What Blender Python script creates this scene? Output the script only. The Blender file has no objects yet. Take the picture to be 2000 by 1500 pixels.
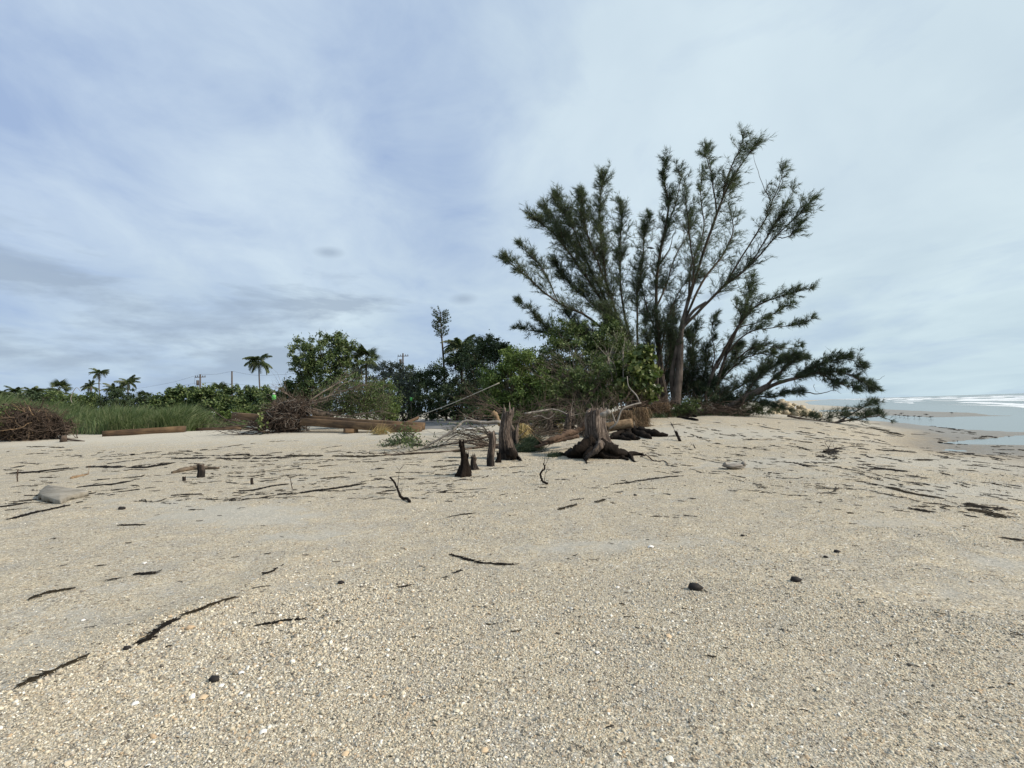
import bpy, math, random
import numpy as np
from mathutils import Vector, Matrix, noise as mnoise
D = bpy.data; S = bpy.context.scene; COL = S.collection
PI = math.pi

# ------------------------------------------------------------------ camera
F = 1000.0; EYE = np.array([0, 0, 1.6])
_th = math.atan(0.0488); _ro = -math.atan(0.031)
_r0 = np.array([1, 0, 0.]); _u0 = np.array([0, -math.sin(_th), math.cos(_th)]); _f0 = np.array([0, math.cos(_th), math.sin(_th)])
CR = math.cos(_ro) * _r0 + math.sin(_ro) * _u0
CU = math.cos(_ro) * _u0 - math.sin(_ro) * _r0
cd = D.cameras.new('camera'); cam = D.objects.new('camera', cd); COL.objects.link(cam)
cd.sensor_width = 36; cd.lens = 18; cd.clip_end = 30000; cd.clip_start = 0.05
cam.matrix_world = Matrix(((CR[0], CU[0], -_f0[0], 0), (CR[1], CU[1], -_f0[1], 0), (CR[2], CU[2], -_f0[2], 1.6), (0, 0, 0, 1)))
S.camera = cam

# ------------------------------------------------------------------ sky, sun, exposure
SUN_EL, SUN_AZ = math.radians(36), math.radians(105)     # azimuth measured from +Y towards +X
W = D.worlds.new('World'); S.world = W; W.use_nodes = True
S.view_settings.view_transform = 'Standard'; S.view_settings.look = 'None'
S.view_settings.exposure = 0.07; S.view_settings.gamma = 1.0
S.cycles.use_denoising = True
S.cycles.max_bounces = 6; S.cycles.transparent_max_bounces = 8

def N(nt, typ, **kw):
    n = nt.nodes.new(typ)
    for k, v in kw.items():
        if k.startswith('i_'):
            key = k[2:]
            n.inputs[int(key) if key.isdigit() else key.replace('_', ' ')].default_value = v
        else: setattr(n, k, v)
    return n
def L(nt, a, b): nt.links.new(a, b)
def math_(nt, op, a, b=None, clamp=False, c=None):
    n = nt.nodes.new('ShaderNodeMath'); n.operation = op; n.use_clamp = clamp
    for i, v in enumerate((a, b, c)):
        if v is None: continue
        if isinstance(v, (int, float)): n.inputs[i].default_value = v
        else: L(nt, v, n.inputs[i])
    return n.outputs[0]
def mix(nt, f, a, b, blend='MIX'):
    n = nt.nodes.new('ShaderNodeMix'); n.data_type = 'RGBA'; n.blend_type = blend; n.clamp_factor = True
    for s, v in ((n.inputs[0], f), (n.inputs[6], a), (n.inputs[7], b)):
        if hasattr(v, 'is_linked'): L(nt, v, s)
        elif isinstance(v, (int, float)): s.default_value = v
        else: s.default_value = (*v, 1) if len(v) == 3 else v
    return n.outputs[2]
def ramp(nt, fac, stops, interp='LINEAR'):
    n = nt.nodes.new('ShaderNodeValToRGB'); n.color_ramp.interpolation = interp
    e = n.color_ramp.elements
    while len(e) < len(stops): e.new(0.5)
    for i, (p, c) in enumerate(stops):
        e[i].position = p
        e[i].color = (*c, 1) if isinstance(c, (tuple, list)) else (c, c, c, 1)
    L(nt, fac, n.inputs[0]); return n.outputs[0]

def cdir(px, py):
    d = (px - 1000) / F * CR + (750 - py) / F * CU + _f0
    return d / np.linalg.norm(d)

def build_sky():
    nt = W.node_tree; nt.nodes.clear()
    sky = N(nt, 'ShaderNodeTexSky', sky_type='NISHITA', sun_disc=False, sun_elevation=SUN_EL, sun_rotation=SUN_AZ,
            air_density=1.0, dust_density=1.5, ozone_density=1.0, altitude=0)
    tc = N(nt, 'ShaderNodeTexCoord')
    sep = N(nt, 'ShaderNodeSeparateXYZ'); L(nt, tc.outputs['Generated'], sep.inputs[0])
    zz = math_(nt, 'ADD', math_(nt, 'MAXIMUM', sep.outputs[2], 0.0), 0.16)
    cx = math_(nt, 'DIVIDE', sep.outputs[0], zz); cy = math_(nt, 'DIVIDE', sep.outputs[1], zz)
    cv = N(nt, 'ShaderNodeCombineXYZ'); L(nt, cx, cv.inputs[0]); L(nt, cy, cv.inputs[1])
    # broad soft veil, stretched towards the viewer
    mp = N(nt, 'ShaderNodeMapping'); mp.inputs['Rotation'].default_value = (0, 0, 0.5); mp.inputs['Scale'].default_value = (1.0, 0.72, 1)
    L(nt, cv.outputs[0], mp.inputs[0])
    n1 = N(nt, 'ShaderNodeTexNoise', i_Scale=0.75, i_Detail=5.0, i_Roughness=0.5, i_Distortion=0.7); L(nt, mp.outputs[0], n1.inputs['Vector'])
    n2 = N(nt, 'ShaderNodeTexNoise', i_Scale=2.6, i_Detail=6.0, i_Roughness=0.6, i_Distortion=0.5); L(nt, mp.outputs[0], n2.inputs['Vector'])
    veil = math_(nt, 'ADD', math_(nt, 'MULTIPLY', n1.outputs[0], 1.0), math_(nt, 'MULTIPLY_ADD', n2.outputs[0], 0.62, c=-0.16))
    # thin places (negative) and thick places (positive) of the veil
    spots = [(20, 60, .06, -.30), (-100, 300, .05, -.08), (760, 60, .030, -.13), (830, 330, .022, -.10), (560, 20, .02, -.05), (1480, 20, .03, -.08),
             (400, 230, .05, .08), (1060, 160, .05, .10), (1300, 260, .05, .07), (1850, 120, .08, .16), (300, 520, .03, .03), (1500, 500, .06, .06), (2000, 500, .05, .08)]
    tot = veil
    for px, py, w, a in spots:
        d = cdir(px, py)
        dp = N(nt, 'ShaderNodeVectorMath', operation='DOT_PRODUCT'); dp.inputs[1].default_value = tuple(d); L(nt, tc.outputs['Generated'], dp.inputs[0])
        e = math_(nt, 'EXPONENT', math_(nt, 'DIVIDE', math_(nt, 'SUBTRACT', dp.outputs['Value'], 1.0), w))
        tot = math_(nt, 'MULTIPLY_ADD', e, a, c=tot)
    cover = ramp(nt, tot, [(0.36, .22), (0.60, .70), (0.80, 1.0)])
    # cloud light: white-grey above, bluer and greyer low down
    low = ramp(nt, sep.outputs[2], [(0.0, (1, 1, 1)), (0.32, (0, 0, 0))])
    west = math_(nt, 'MULTIPLY_ADD', sep.outputs[0], 0.65, True, c=0.45)
    lowc = mix(nt, west, (4.95, 6.2, 7.3), (5.65, 7.05, 7.7))
    hic = mix(nt, west, (6.0, 7.15, 8.3), (6.2, 7.4, 8.05))
    ccol = mix(nt, low, hic, lowc)
    n3 = N(nt, 'ShaderNodeTexNoise', i_Scale=1.3, i_Detail=5.0, i_Roughness=0.55, i_Distortion=0.4); L(nt, mp.outputs[0], n3.inputs['Vector'])
    shade = ramp(nt, n3.outputs[0], [(0.3, (.88, .90, .93)), (0.68, (1.08, 1.07, 1.05))])
    ccol = mix(nt, 1.0, ccol, shade, 'MULTIPLY')
    blue = mix(nt, 0.86, sky.outputs[0], (2.85, 4.05, 6.7))
    col = mix(nt, cover, blue, ccol)
    # small grey cumulus bands low on the left
    mp2 = N(nt, 'ShaderNodeMapping'); mp2.inputs['Scale'].default_value = (3.2, 3.2, 13.0); mp2.inputs['Location'].default_value = (1.3, 0.4, 2.2)
    L(nt, tc.outputs['Generated'], mp2.inputs[0])
    n4 = N(nt, 'ShaderNodeTexNoise', i_Scale=1.4, i_Detail=7.0, i_Roughness=0.58, i_Distortion=0.25); L(nt, mp2.outputs[0], n4.inputs['Vector'])
    band = ramp(nt, sep.outputs[2], [(0.02, 0.25), (0.10, 1.0), (0.22, 1.0), (0.33, 0.0)])
    lft = ramp(nt, math_(nt, 'MULTIPLY_ADD', sep.outputs[0], 0.5, c=0.5), [(0.0, 1.0), (0.32, 0.95), (0.48, 0.25), (1.0, 0.10)])
    thr = math_(nt, 'MULTIPLY', math_(nt, 'MULTIPLY', band, lft), 0.30)
    cu = math_(nt, 'MULTIPLY', math_(nt, 'MULTIPLY', math_(nt, 'SUBTRACT', math_(nt, 'ADD', n4.outputs[0], thr), 0.725), 7.0, True), band)
    for px, py, w1, w2 in ((642, 493, 24, 9), (905, 584, 26, 10), (1395, 668 - 90, 30, 9)):   # three lone puffs
        d = cdir(px, py)
        v = N(nt, 'ShaderNodeVectorMath', operation='SUBTRACT'); v.inputs[1].default_value = tuple(d); L(nt, tc.outputs['Generated'], v.inputs[0])
        v2 = N(nt, 'ShaderNodeVectorMath', operation='MULTIPLY'); v2.inputs[1].default_value = (F / w1, F / w1, F / w2); L(nt, v.outputs[0], v2.inputs[0])
        ln = N(nt, 'ShaderNodeVectorMath', operation='LENGTH'); L(nt, v2.outputs[0], ln.inputs[0])
        p = math_(nt, 'SUBTRACT', math_(nt, 'MULTIPLY_ADD', n2.outputs[0], 1.4, c=0.55), ln.outputs['Value'], True)
        cu = math_(nt, 'MAXIMUM', cu, math_(nt, 'MULTIPLY', p, 0.9))
    col = mix(nt, math_(nt, 'MULTIPLY', cu, 0.70), col, (3.2, 4.05, 5.2))
    bg = N(nt, 'ShaderNodeBackground', i_Strength=0.1); L(nt, col, bg.inputs[0])
    out = N(nt, 'ShaderNodeOutputWorld'); L(nt, bg.outputs[0], out.inputs[0])
build_sky()
sd = D.lights.new('sun', 'SUN'); sun = D.objects.new('sun', sd); COL.objects.link(sun)
sd.energy = 4.7; sd.angle = math.radians(2.5); sd.color = (1.0, .89, .76)
_sv = Vector((math.sin(SUN_AZ) * math.cos(SUN_EL), math.cos(SUN_AZ) * math.cos(SUN_EL), math.sin(SUN_EL)))
sun.rotation_euler = _sv.to_track_quat('Z', 'Y').to_euler()

# ------------------------------------------------------------------ terrain
def sm(a, b, x):
    t = np.clip((np.asarray(x, float) - a) / (b - a), 0, 1); return t * t * (3 - 2 * t)
def shore(x, y): return (x - 8 - .62 * y) / 1.177
def ray(px, py):
    d = (px - 1000) / F * CR + (750 - py) / F * CU + _f0
    return d / d[1]
def P(px, py, Y): return EYE + ray(px, py) * Y
def proj(p):
    v = np.asarray(p, float) - EYE; z = v @ _f0
    return 1000 + F * (v @ CR) / z, 750 - F * (v @ CU) / z
SEA = -0.42
def plane_hit(px, py, z=SEA):
    d = ray(px, py); t = (z - EYE[2]) / d[2]
    if t < 0 or t > 3000: t = 3000
    return (EYE + d * t)[:2]
WPX = [[(1827, 866.5), (1880, 861), (1938, 856), (2000, 850), (2120, 842), (2400, 838), (2400, 869), (2000, 869), (1900, 868)],
       [(1812, 879), (1850, 877), (1908, 880), (1870, 882)],
       [(1600, 801), (1674, 800), (1672, 804), (1640, 806), (1604, 804)],
       [(1640, 813), (1743, 811.5), (1820, 815), (1936, 813), (2000, 812), (2300, 806), (2500, 822), (2300, 838), (2000, 844.5), (1890, 839), (1824, 833), (1753, 825), (1700, 822), (1650, 817)],
       [(1566, 782.6), (1582, 790), (1650, 794), (1731, 799.5), (1824, 804), (1900, 806), (1934, 811), (2000, 812.5), (2300, 806), (2600, 795), (2600, 752), (2000, 768.9), (1700, 778.2)]]
WPOLY = [np.array([plane_hit(*q) for q in poly]) for poly in WPX]
def poly_sd(poly, x, y):
    inside = np.zeros(x.shape, bool); dist = np.full(x.shape, 1e9)
    n = len(poly)
    for i in range(n):
        ax, ay = poly[i]; bx, by = poly[(i + 1) % n]
        ex, ey = bx - ax, by - ay; l2 = ex * ex + ey * ey + 1e-9
        t = np.clip(((x - ax) * ex + (y - ay) * ey) / l2, 0, 1)
        dist = np.minimum(dist, np.hypot(x - ax - t * ex, y - ay - t * ey))
        c = ((ay > y) != (by > y)) & (x < (bx - ax) * (y - ay) / (by - ay + 1e-12) + ax)
        inside ^= c
    return np.where(inside, -dist, dist)
RIDGES = [(plane_hit(45, 1338, 0), plane_hit(560, 1102, 0), .045, .55), (plane_hit(20, 1178, 0), plane_hit(325, 1112, 0), .03, .4), (plane_hit(1200, 975, 0), plane_hit(900, 1012, 0), .03, .5), (plane_hit(1990, 1060, 0), plane_hit(1740, 1035, 0), .03, .5), (plane_hit(0, 1012, 0), plane_hit(170, 980, 0), .03, .5)]
def H(x, y):
    x = np.asarray(x, float); y = np.asarray(y, float)
    s = shore(x, y)
    dune = .86 * sm(12, 28, y + 0.08 * x) * sm(-2.5, -13, s) * (1 - sm(.50, .57, x / np.maximum(y, 1)) * sm(32, 55, y))
    beach = -0.40 * sm(-8, 0, s)
    w = .022 * np.sin(.9 * x + .4 * y + 1) * np.sin(.7 * y - .3 * x) + .03 * np.sin(.31 * x - .22 * y) + .012 * np.sin(2.3 * x + 1.1 * y) * np.sin(1.7 * y + 2)
    z = dune + beach + w * sm(2.0, 7.0, np.hypot(x, y)) * (1 - .8 * sm(-6, -1, s))
    z = z + 2.1 * np.exp(-(((x + 47) / 10) ** 2 + ((y - 43) / 5.5) ** 2))
    for (ax, ay), (bx, by), hh, ww in RIDGES:
        L2 = math.hypot(bx - ax, by - ay); t = ((x - ax) * (bx - ax) + (y - ay) * (by - ay)) / L2 ** 2; q = ((x - ax) * (by - ay) - (y - ay) * (bx - ax)) / L2 + .12 * np.sin(t * 7) * ww
        z = z + hh * np.where(q < 0, np.exp(-(q / (ww * .45)) ** 2), np.exp(-(q / ww) ** 2)) * sm(-.35, 0, t) * sm(1.5, 1.0, t)
    z = z - .25 * sm(36, 80, y) * sm(-5, -20, s)
    m = (s > -7) | ((x / np.maximum(y, 1) > .50) & (y > 40))
    if np.any(m):
        xm, ym = x[m] if x.ndim else x, y[m] if y.ndim else y
        d = np.full(np.shape(xm), 1e9)
        for p in WPOLY: d = np.minimum(d, poly_sd(p, np.asarray(xm), np.asarray(ym)))
        zin = SEA - .02 - .04 * np.minimum(-d, 60)
        zout = SEA + .012 + .035 * np.minimum(d, 3) + .05 * np.maximum(d - 3, 0)
        zb = z[m] if z.ndim else z
        far = sm(-1, 4, shore(xm, ym)) * 0
        zz = np.where(d < 0, zin, np.minimum(zb, zout))
        zz = np.where((d > 0), np.maximum(zz, SEA + .012 + .012 * np.minimum(d, 2)), zz)
        sx = shore(xm, ym); wt = np.maximum(sm(-7, -2.5, sx), sm(.50, .53, xm / np.maximum(ym, 1)) * sm(34, 46, ym))
        z[m] = zb * (1 - wt) + zz * wt
    return z
def Hs(x, y): return float(H(np.array([x]), np.array([y]))[0])
_ys = np.geomspace(1.2, 300, 900)
def G(px, py, dz=0):
    d = ray(px, py); pts = EYE[None, :] + d[None, :] * _ys[:, None]
    z = H(pts[:, 0], pts[:, 1]); k = np.nonzero(pts[:, 2] <= z)[0]
    if len(k) == 0: p = pts[-1]; return np.array([p[0], p[1], z[-1] + dz])
    k = k[0]
    if k == 0: p = pts[0]
    else:
        a, b = pts[k - 1][2] - z[k - 1], z[k] - pts[k][2]; t = a / (a + b + 1e-12); p = pts[k - 1] * (1 - t) + pts[k] * t
    return np.array([p[0], p[1], Hs(p[0], p[1]) + dz])
def on(px, Y, dz=0):
    x = (px - 1000) / F * Y
    for _ in range(4):
        z = Hs(x, Y); q = proj((x, Y, z))[0]; x += (px - q) / F * Y
    return np.array([x, Y, Hs(x, Y) + dz])

# ------------------------------------------------------------------ mesh tools
class Geo:
    def __init__(s): s.v = []; s.q = []; s.t = []; s.n = 0
    def add(s, v, q=None, t=None):
        v = np.asarray(v, float).reshape(-1, 3)
        if q is not None and len(q): s.q.append(np.asarray(q, np.int64).reshape(-1, 4) + s.n)
        if t is not None and len(t): s.t.append(np.asarray(t, np.int64).reshape(-1, 3) + s.n)
        s.v.append(v); s.n += len(v)
    def mesh(s, name, mat=None, smooth=False, origin=None):
        me = D.meshes.new(name)
        v = np.concatenate(s.v) if s.v else np.zeros((0, 3))
        if origin is not None: v = v - np.asarray(origin)
        q = np.concatenate(s.q) if s.q else np.zeros((0, 4), int); t = np.concatenate(s.t) if s.t else np.zeros((0, 3), int)
        me.vertices.add(len(v)); me.vertices.foreach_set('co', v.astype(np.float32).ravel())
        me.loops.add(q.size + t.size); me.loops.foreach_set('vertex_index', np.concatenate([q.ravel(), t.ravel()]).astype(np.int32))
        me.polygons.add(len(q) + len(t))
        ls = np.concatenate([np.arange(len(q)) * 4, q.size + np.arange(len(t)) * 3]).astype(np.int32)
        me.polygons.foreach_set('loop_start', ls)
        if smooth: me.polygons.foreach_set('use_smooth', np.ones(len(q) + len(t), bool))
        me.update(calc_edges=True); me.validate()
        if mat: me.materials.append(mat)
        return me
    def obj(s, name, mat=None, parent=None, smooth=False, origin=None):
        if parent is not None and origin is None: origin = np.array(parent.location)
        if origin is None: origin = s.center_base()
        return link(name, s.mesh(name, mat, smooth, origin), (0, 0, 0) if parent is not None else origin, parent)
    def center_base(s):
        v = np.concatenate(s.v); lo, hi = v.min(0), v.max(0)
        return np.array([(lo[0] + hi[0]) / 2, (lo[1] + hi[1]) / 2, lo[2]])
def link(name, data, loc=(0, 0, 0), parent=None):
    o = D.objects.new(name, data); COL.objects.link(o); o.location = tuple(loc)
    if parent is not None: o.parent = parent
    return o
def tag(o, label=None, cat=None, group=None, kind=None):
    if label: o['label'] = label
    if cat: o['category'] = cat
    if group: o['group'] = group
    if kind: o['kind'] = kind
    return o
def thing(name, loc, label, cat, group=None):
    o = link(name, None, loc); o.empty_display_size = .1
    return tag(o, label, cat, group)
def unit(v): return v / (np.linalg.norm(v, axis=-1, keepdims=True) + 1e-9)
def interp(pts, n):
    pts = np.asarray(pts, float); k = len(pts)
    if k == 2:
        t = np.linspace(0, 1, n)[:, None]; return pts[0] * (1 - t) + pts[1] * t
    ext = np.vstack([2 * pts[0] - pts[1], pts, 2 * pts[-1] - pts[-2]])
    u = np.linspace(0, k - 1 - 1e-6, n); i = u.astype(int); f = (u - i)[:, None]
    a, b, c, d = ext[i], ext[i + 1], ext[i + 2], ext[i + 3]
    return .5 * ((2 * b) + (c - a) * f + (2 * a - 5 * b + 4 * c - d) * f ** 2 + (3 * b - a - 3 * c + d) * f ** 3)
def tube(g, pts, rad, n=6, rng=None, rough=0.0, flute=None, cap=True):
    pts = np.asarray(pts, float); m = len(pts); rad = np.broadcast_to(np.asarray(rad, float), (m,))
    T = np.gradient(pts, axis=0); T = unit(T)
    a = np.array([0, 0, 1.]) if abs(T[0][2]) < .9 else np.array([1., 0, 0])
    U = np.zeros_like(pts); u = unit(np.cross(T[0], a))
    for i in range(m):
        u = unit(u - T[i] * (u @ T[i])); U[i] = u
    V = np.cross(T, U); an = np.arange(n) * 2 * PI / n
    r = rad[:, None] * np.ones((1, n))
    if flute is not None: r = r * flute
    if rng is not None and rough: r = r * (1 + rough * rng.uniform(-1, 1, r.shape))
    ring = pts[:, None] + r[..., None] * (np.cos(an)[None, :, None] * U[:, None] + np.sin(an)[None, :, None] * V[:, None])
    v = ring.reshape(-1, 3)
    i = np.arange(m - 1)[:, None] * n; j = np.arange(n)[None]; j2 = (j + 1) % n
    q = np.stack([i + j, i + j2, i + n + j2, i + n + j], -1).reshape(-1, 4)
    t = []
    if cap:
        c0, c1 = m * n, m * n + 1; v = np.vstack([v, pts[0], pts[-1]])
        for k in range(n): t.append((c0, (k + 1) % n, k)); t.append((c1, (m - 1) * n + k, (m - 1) * n + (k + 1) % n))
    g.add(v, q, t)
    return ring
def twigs(g, A, B, r0, r1):
    A = np.asarray(A); B = np.asarray(B); n = len(A); r0 = np.broadcast_to(r0, (n,)); r1 = np.broadcast_to(r1, (n,))
    T = unit(B - A); ref = np.where(np.abs(T[:, 2:3]) < .9, np.array([[0, 0, 1.]]), np.array([[1., 0, 0]]))
    U = unit(np.cross(T, ref)); V = np.cross(T, U); vs = []
    for c, r in ((A, r0), (B, r1)):
        for k in range(3):
            a = k * 2 * PI / 3; vs.append(c + r[:, None] * (math.cos(a) * U + math.sin(a) * V))
    v = np.stack(vs, 1).reshape(-1, 3); b = np.arange(n)[:, None] * 6
    q = np.concatenate([b + np.array([[0, 1, 4, 3]]), b + np.array([[1, 2, 5, 4]]), b + np.array([[2, 0, 3, 5]])])
    g.add(v, q)
def strands(g, A, d, Ln, w, rng):
    n = len(A); s = unit(np.cross(d, rng.normal(size=(n, 3)))) * (w / 2)
    v = np.stack([A - s, A + s, A + d * Ln[:, None]], 1).reshape(-1, 3)
    g.add(v, None, np.arange(n * 3).reshape(-1, 3))
def leaves(g, C, d, nrm, ln, wd):
    n = len(C); s = unit(np.cross(d, nrm)); up = np.cross(s, d)
    ln = np.broadcast_to(ln, (n,))[:, None]; wd = np.broadcast_to(wd, (n,))[:, None]
    v = np.stack([C - d * ln * .5, C + s * wd * .5 + up * wd * .12, C + d * ln * .5 - up * ln * .12, C - s * wd * .5 + up * wd * .12], 1).reshape(-1, 3)
    b = np.arange(n)[:, None] * 4
    g.add(v, None, np.concatenate([b + np.array([[0, 1, 2]]), b + np.array([[0, 2, 3]])]))
def box(g, c, s, R=None):
    v = np.array([[x, y, z] for x in (-.5, .5) for y in (-.5, .5) for z in (-.5, .5)]) * np.asarray(s)
    if R is not None: v = v @ np.asarray(R).T
    g.add(v + np.asarray(c), [(0, 1, 3, 2), (4, 6, 7, 5), (0, 4, 5, 1), (2, 3, 7, 6), (0, 2, 6, 4), (1, 5, 7, 3)])
def ico(sub=1):
    import bmesh
    bm = bmesh.new(); bmesh.ops.create_icosphere(bm, subdivisions=sub, radius=1)
    v = np.array([x.co[:] for x in bm.verts]); f = np.array([[q.index for q in p.verts] for p in bm.faces]); bm.free()
    return v, f
ICO1, ICO2, ICO3 = ico(1), ico(2), ico(3)
def rock(g, c, r, rng, base=ICO2, rough=.25):
    v, f = base; off = rng.uniform(-50, 50, 3)
    k = np.array([mnoise.noise(Vector(p * 1.3 + off)) for p in v])
    k2 = np.array([mnoise.noise(Vector(p * 3.1 + off)) for p in v])
    w = v * (1 + rough * 1.6 * k + rough * .5 * k2)[:, None]
    M = rot_rand(rng); g.add((w * np.asarray(r)) @ M.T * 1.0 + c if np.ndim(r) == 0 else ((w @ M.T) * np.asarray(r)) + c, None, f)
def rot_rand(rng):
    q = rng.normal(size=4); q /= np.linalg.norm(q); w, x, y, z = q
    return np.array([[1 - 2 * (y * y + z * z), 2 * (x * y - z * w), 2 * (x * z + y * w)], [2 * (x * y + z * w), 1 - 2 * (x * x + z * z), 2 * (y * z - x * w)], [2 * (x * z - y * w), 2 * (y * z + x * w), 1 - 2 * (x * x + y * y)]])

# ------------------------------------------------------------------ materials
def newmat(name):
    m = D.materials.new(name); m.use_nodes = True; nt = m.node_tree; nt.nodes.clear()
    out = N(nt, 'ShaderNodeOutputMaterial'); b = N(nt, 'ShaderNodeBsdfPrincipled'); L(nt, b.outputs[0], out.inputs[0])
    return m, nt, b, out
def bark(name, c1, c2, scale=8, stretch=(1, 1, .12), bump=.5, rough=.9, dist=.02):
    m, nt, b, out = newmat(name)
    tc = N(nt, 'ShaderNodeTexCoord'); mp = N(nt, 'ShaderNodeMapping'); mp.inputs['Scale'].default_value = stretch; L(nt, tc.outputs['Object'], mp.inputs[0])
    n = N(nt, 'ShaderNodeTexNoise', i_Scale=scale, i_Detail=8.0, i_Roughness=.65); L(nt, mp.outputs[0], n.inputs['Vector'])
    n2 = N(nt, 'ShaderNodeTexNoise', i_Scale=scale * .2, i_Detail=4.0); L(nt, tc.outputs['Object'], n2.inputs['Vector'])
    f = math_(nt, 'MULTIPLY_ADD', n2.outputs[0], .5, c=math_(nt, 'MULTIPLY', n.outputs[0], .6))
    L(nt, ramp(nt, f, [(.38, c1), (.72, c2)]), b.inputs['Base Color']); b.inputs['Roughness'].default_value = rough; b.inputs['Specular IOR Level'].default_value = .12
    bp = N(nt, 'ShaderNodeBump', i_Strength=bump, i_Distance=dist); L(nt, n.outputs[0], bp.inputs['Height']); L(nt, bp.outputs[0], b.inputs['Normal'])
    return m
def leafmat(name, cols, trans=.25, rough=.55):
    m, nt, b, out = newmat(name)
    ge = N(nt, 'ShaderNodeNewGeometry'); tc = N(nt, 'ShaderNodeTexCoord')
    n = N(nt, 'ShaderNodeTexNoise', i_Scale=.9, i_Detail=2.0); L(nt, tc.outputs['Object'], n.inputs['Vector'])
    f = math_(nt, 'ADD', math_(nt, 'MULTIPLY', ge.outputs['Random Per Island'], .62), math_(nt, 'MULTIPLY', n.outputs[0], .42))
    k = len(cols); c = ramp(nt, f, [(.1 + .8 * i / (k - 1), cols[i]) for i in range(k)])
    L(nt, c, b.inputs['Base Color']); b.inputs['Roughness'].default_value = rough; b.inputs['Specular IOR Level'].default_value = .35
    tr = N(nt, 'ShaderNodeBsdfTranslucent'); L(nt, mix(nt, .5, c, (.10, .16, .02)), tr.inputs[0])
    ms = N(nt, 'ShaderNodeMixShader', i_0=trans); L(nt, b.outputs[0], ms.inputs[1]); L(nt, tr.outputs[0], ms.inputs[2]); L(nt, ms.outputs[0], out.inputs[0])
    return m
def flat(name, c, rough=.7, var=.12, scale=20):
    m, nt, b, out = newmat(name)
    tc = N(nt, 'ShaderNodeTexCoord'); n = N(nt, 'ShaderNodeTexNoise', i_Scale=scale, i_Detail=5.0); L(nt, tc.outputs['Object'], n.inputs['Vector'])
    lo = tuple(x * (1 - 2 * var) for x in c); hi = tuple(min(1, x * (1 + 2 * var)) for x in c)
    L(nt, ramp(nt, n.outputs[0], [(.3, lo), (.7, hi)]), b.inputs['Base Color']); b.inputs['Roughness'].default_value = rough; b.inputs['Specular IOR Level'].default_value = .2
    return m
M = {}
M['pine_bark'] = bark('pine_bark', (.024, .020, .017), (.155, .13, .112), 11, (1, 1, .12), 1.0, .9, .05)
M['twig'] = bark('twig_bark', (.035, .028, .022), (.11, .09, .07), 12)
M['gray_twig'] = bark('gray_twig', (.13, .115, .10), (.34, .31, .27), 9)
M['dark_twig'] = bark('dark_grey_twig', (.06, .048, .038), (.23, .19, .155), 9)
M['brown_root'] = bark('brown_root', (.020, .015, .012), (.135, .102, .08), 7, (1, 1, 1))
M['tan_root'] = bark('tan_root', (.09, .06, .035), (.33, .235, .145), 9, (1, 1, 1))
M['log'] = bark('log_bark', (.030, .020, .015), (.17, .115, .08), 9, (1, 1, 1), 1.0, .9, .05)
M['drift'] = bark('driftwood', (.05, .04, .03), (.25, .20, .145), 7, (1, 1, 1), 1.0)
M['soil'] = bark('dark_soil', (.012, .008, .006), (.06, .042, .03), 5, (1, 1, 1), 1.0)
M['black_wood'] = bark('black_wet_wood', (.003, .0025, .002), (.020, .014, .010), 14, (1, 1, .35), 1.0, .8, .06)
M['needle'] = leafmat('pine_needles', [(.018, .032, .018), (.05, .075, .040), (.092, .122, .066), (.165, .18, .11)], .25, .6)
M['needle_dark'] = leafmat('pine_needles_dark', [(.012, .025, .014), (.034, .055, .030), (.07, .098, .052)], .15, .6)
M['leaf_mid'] = leafmat('leaf_mid', [(.022, .039, .014), (.055, .09, .03), (.108, .155, .05), (.20, .235, .09)], .22)
M['leaf_bright'] = leafmat('leaf_bright', [(.03, .055, .014), (.075, .125, .03), (.135, .20, .05), (.22, .27, .09)], .3)
M['leaf_dark'] = leafmat('leaf_dark', [(.014, .026, .012), (.038, .064, .028), (.08, .115, .048)], .15)
M['leaf_grape'] = leafmat('leaf_grape', [(.018, .036, .010), (.05, .085, .022), (.13, .16, .05), (.30, .32, .13)], .25, .4)
M['leaf_gray'] = leafmat('leaf_gray', [(.03, .042, .034), (.07, .09, .072), (.13, .155, .125)], .15)
M['palm'] = leafmat('palm_leaf', [(.022, .036, .016), (.06, .085, .035), (.15, .17, .08)], .2, .45)
M['grass'] = leafmat('grass_blades', [(.04, .07, .025), (.095, .145, .055), (.17, .215, .095), (.32, .32, .18)], .35)
M['dry'] = leafmat('dry_fibre', [(.03, .018, .012), (.10, .062, .037), (.22, .145, .085), (.46, .33, .19)], .1, .8)
M['dead_frond'] = leafmat('dead_frond', [(.20, .13, .05), (.42, .32, .14), (.55, .45, .22)], .2, .7)
M['weed'] = flat('seaweed', (.008, .006, .004), .75, .4, 30)
M['weed2'] = flat('seaweed_olive', (.022, .017, .009), .75, .4, 30)
M['bird'] = flat('bird_feathers', (.07, .065, .06), .8, .3)
M['black_feather'] = flat('black_feathers', (.012, .012, .013), .7)
M['tag_green'] = flat('neon_green_plastic', (.14, .48, .12), .5, .05)
M['tag_white'] = flat('white_plastic', (.72, .74, .70), .5, .04)
M['wire'] = flat('cable_black', (.02, .02, .022), .7)
M['pole'] = bark('pole_wood', (.05, .042, .036), (.13, .11, .095), 10)
M['pipe'] = flat('pale_pipe', (.50, .46, .38), .6, .08)
M['paint'] = flat('road_paint', (.62, .62, .58), .7, .2, 6)
M['car'] = flat('white_metal', (.62, .63, .62), .4, .05)

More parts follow.
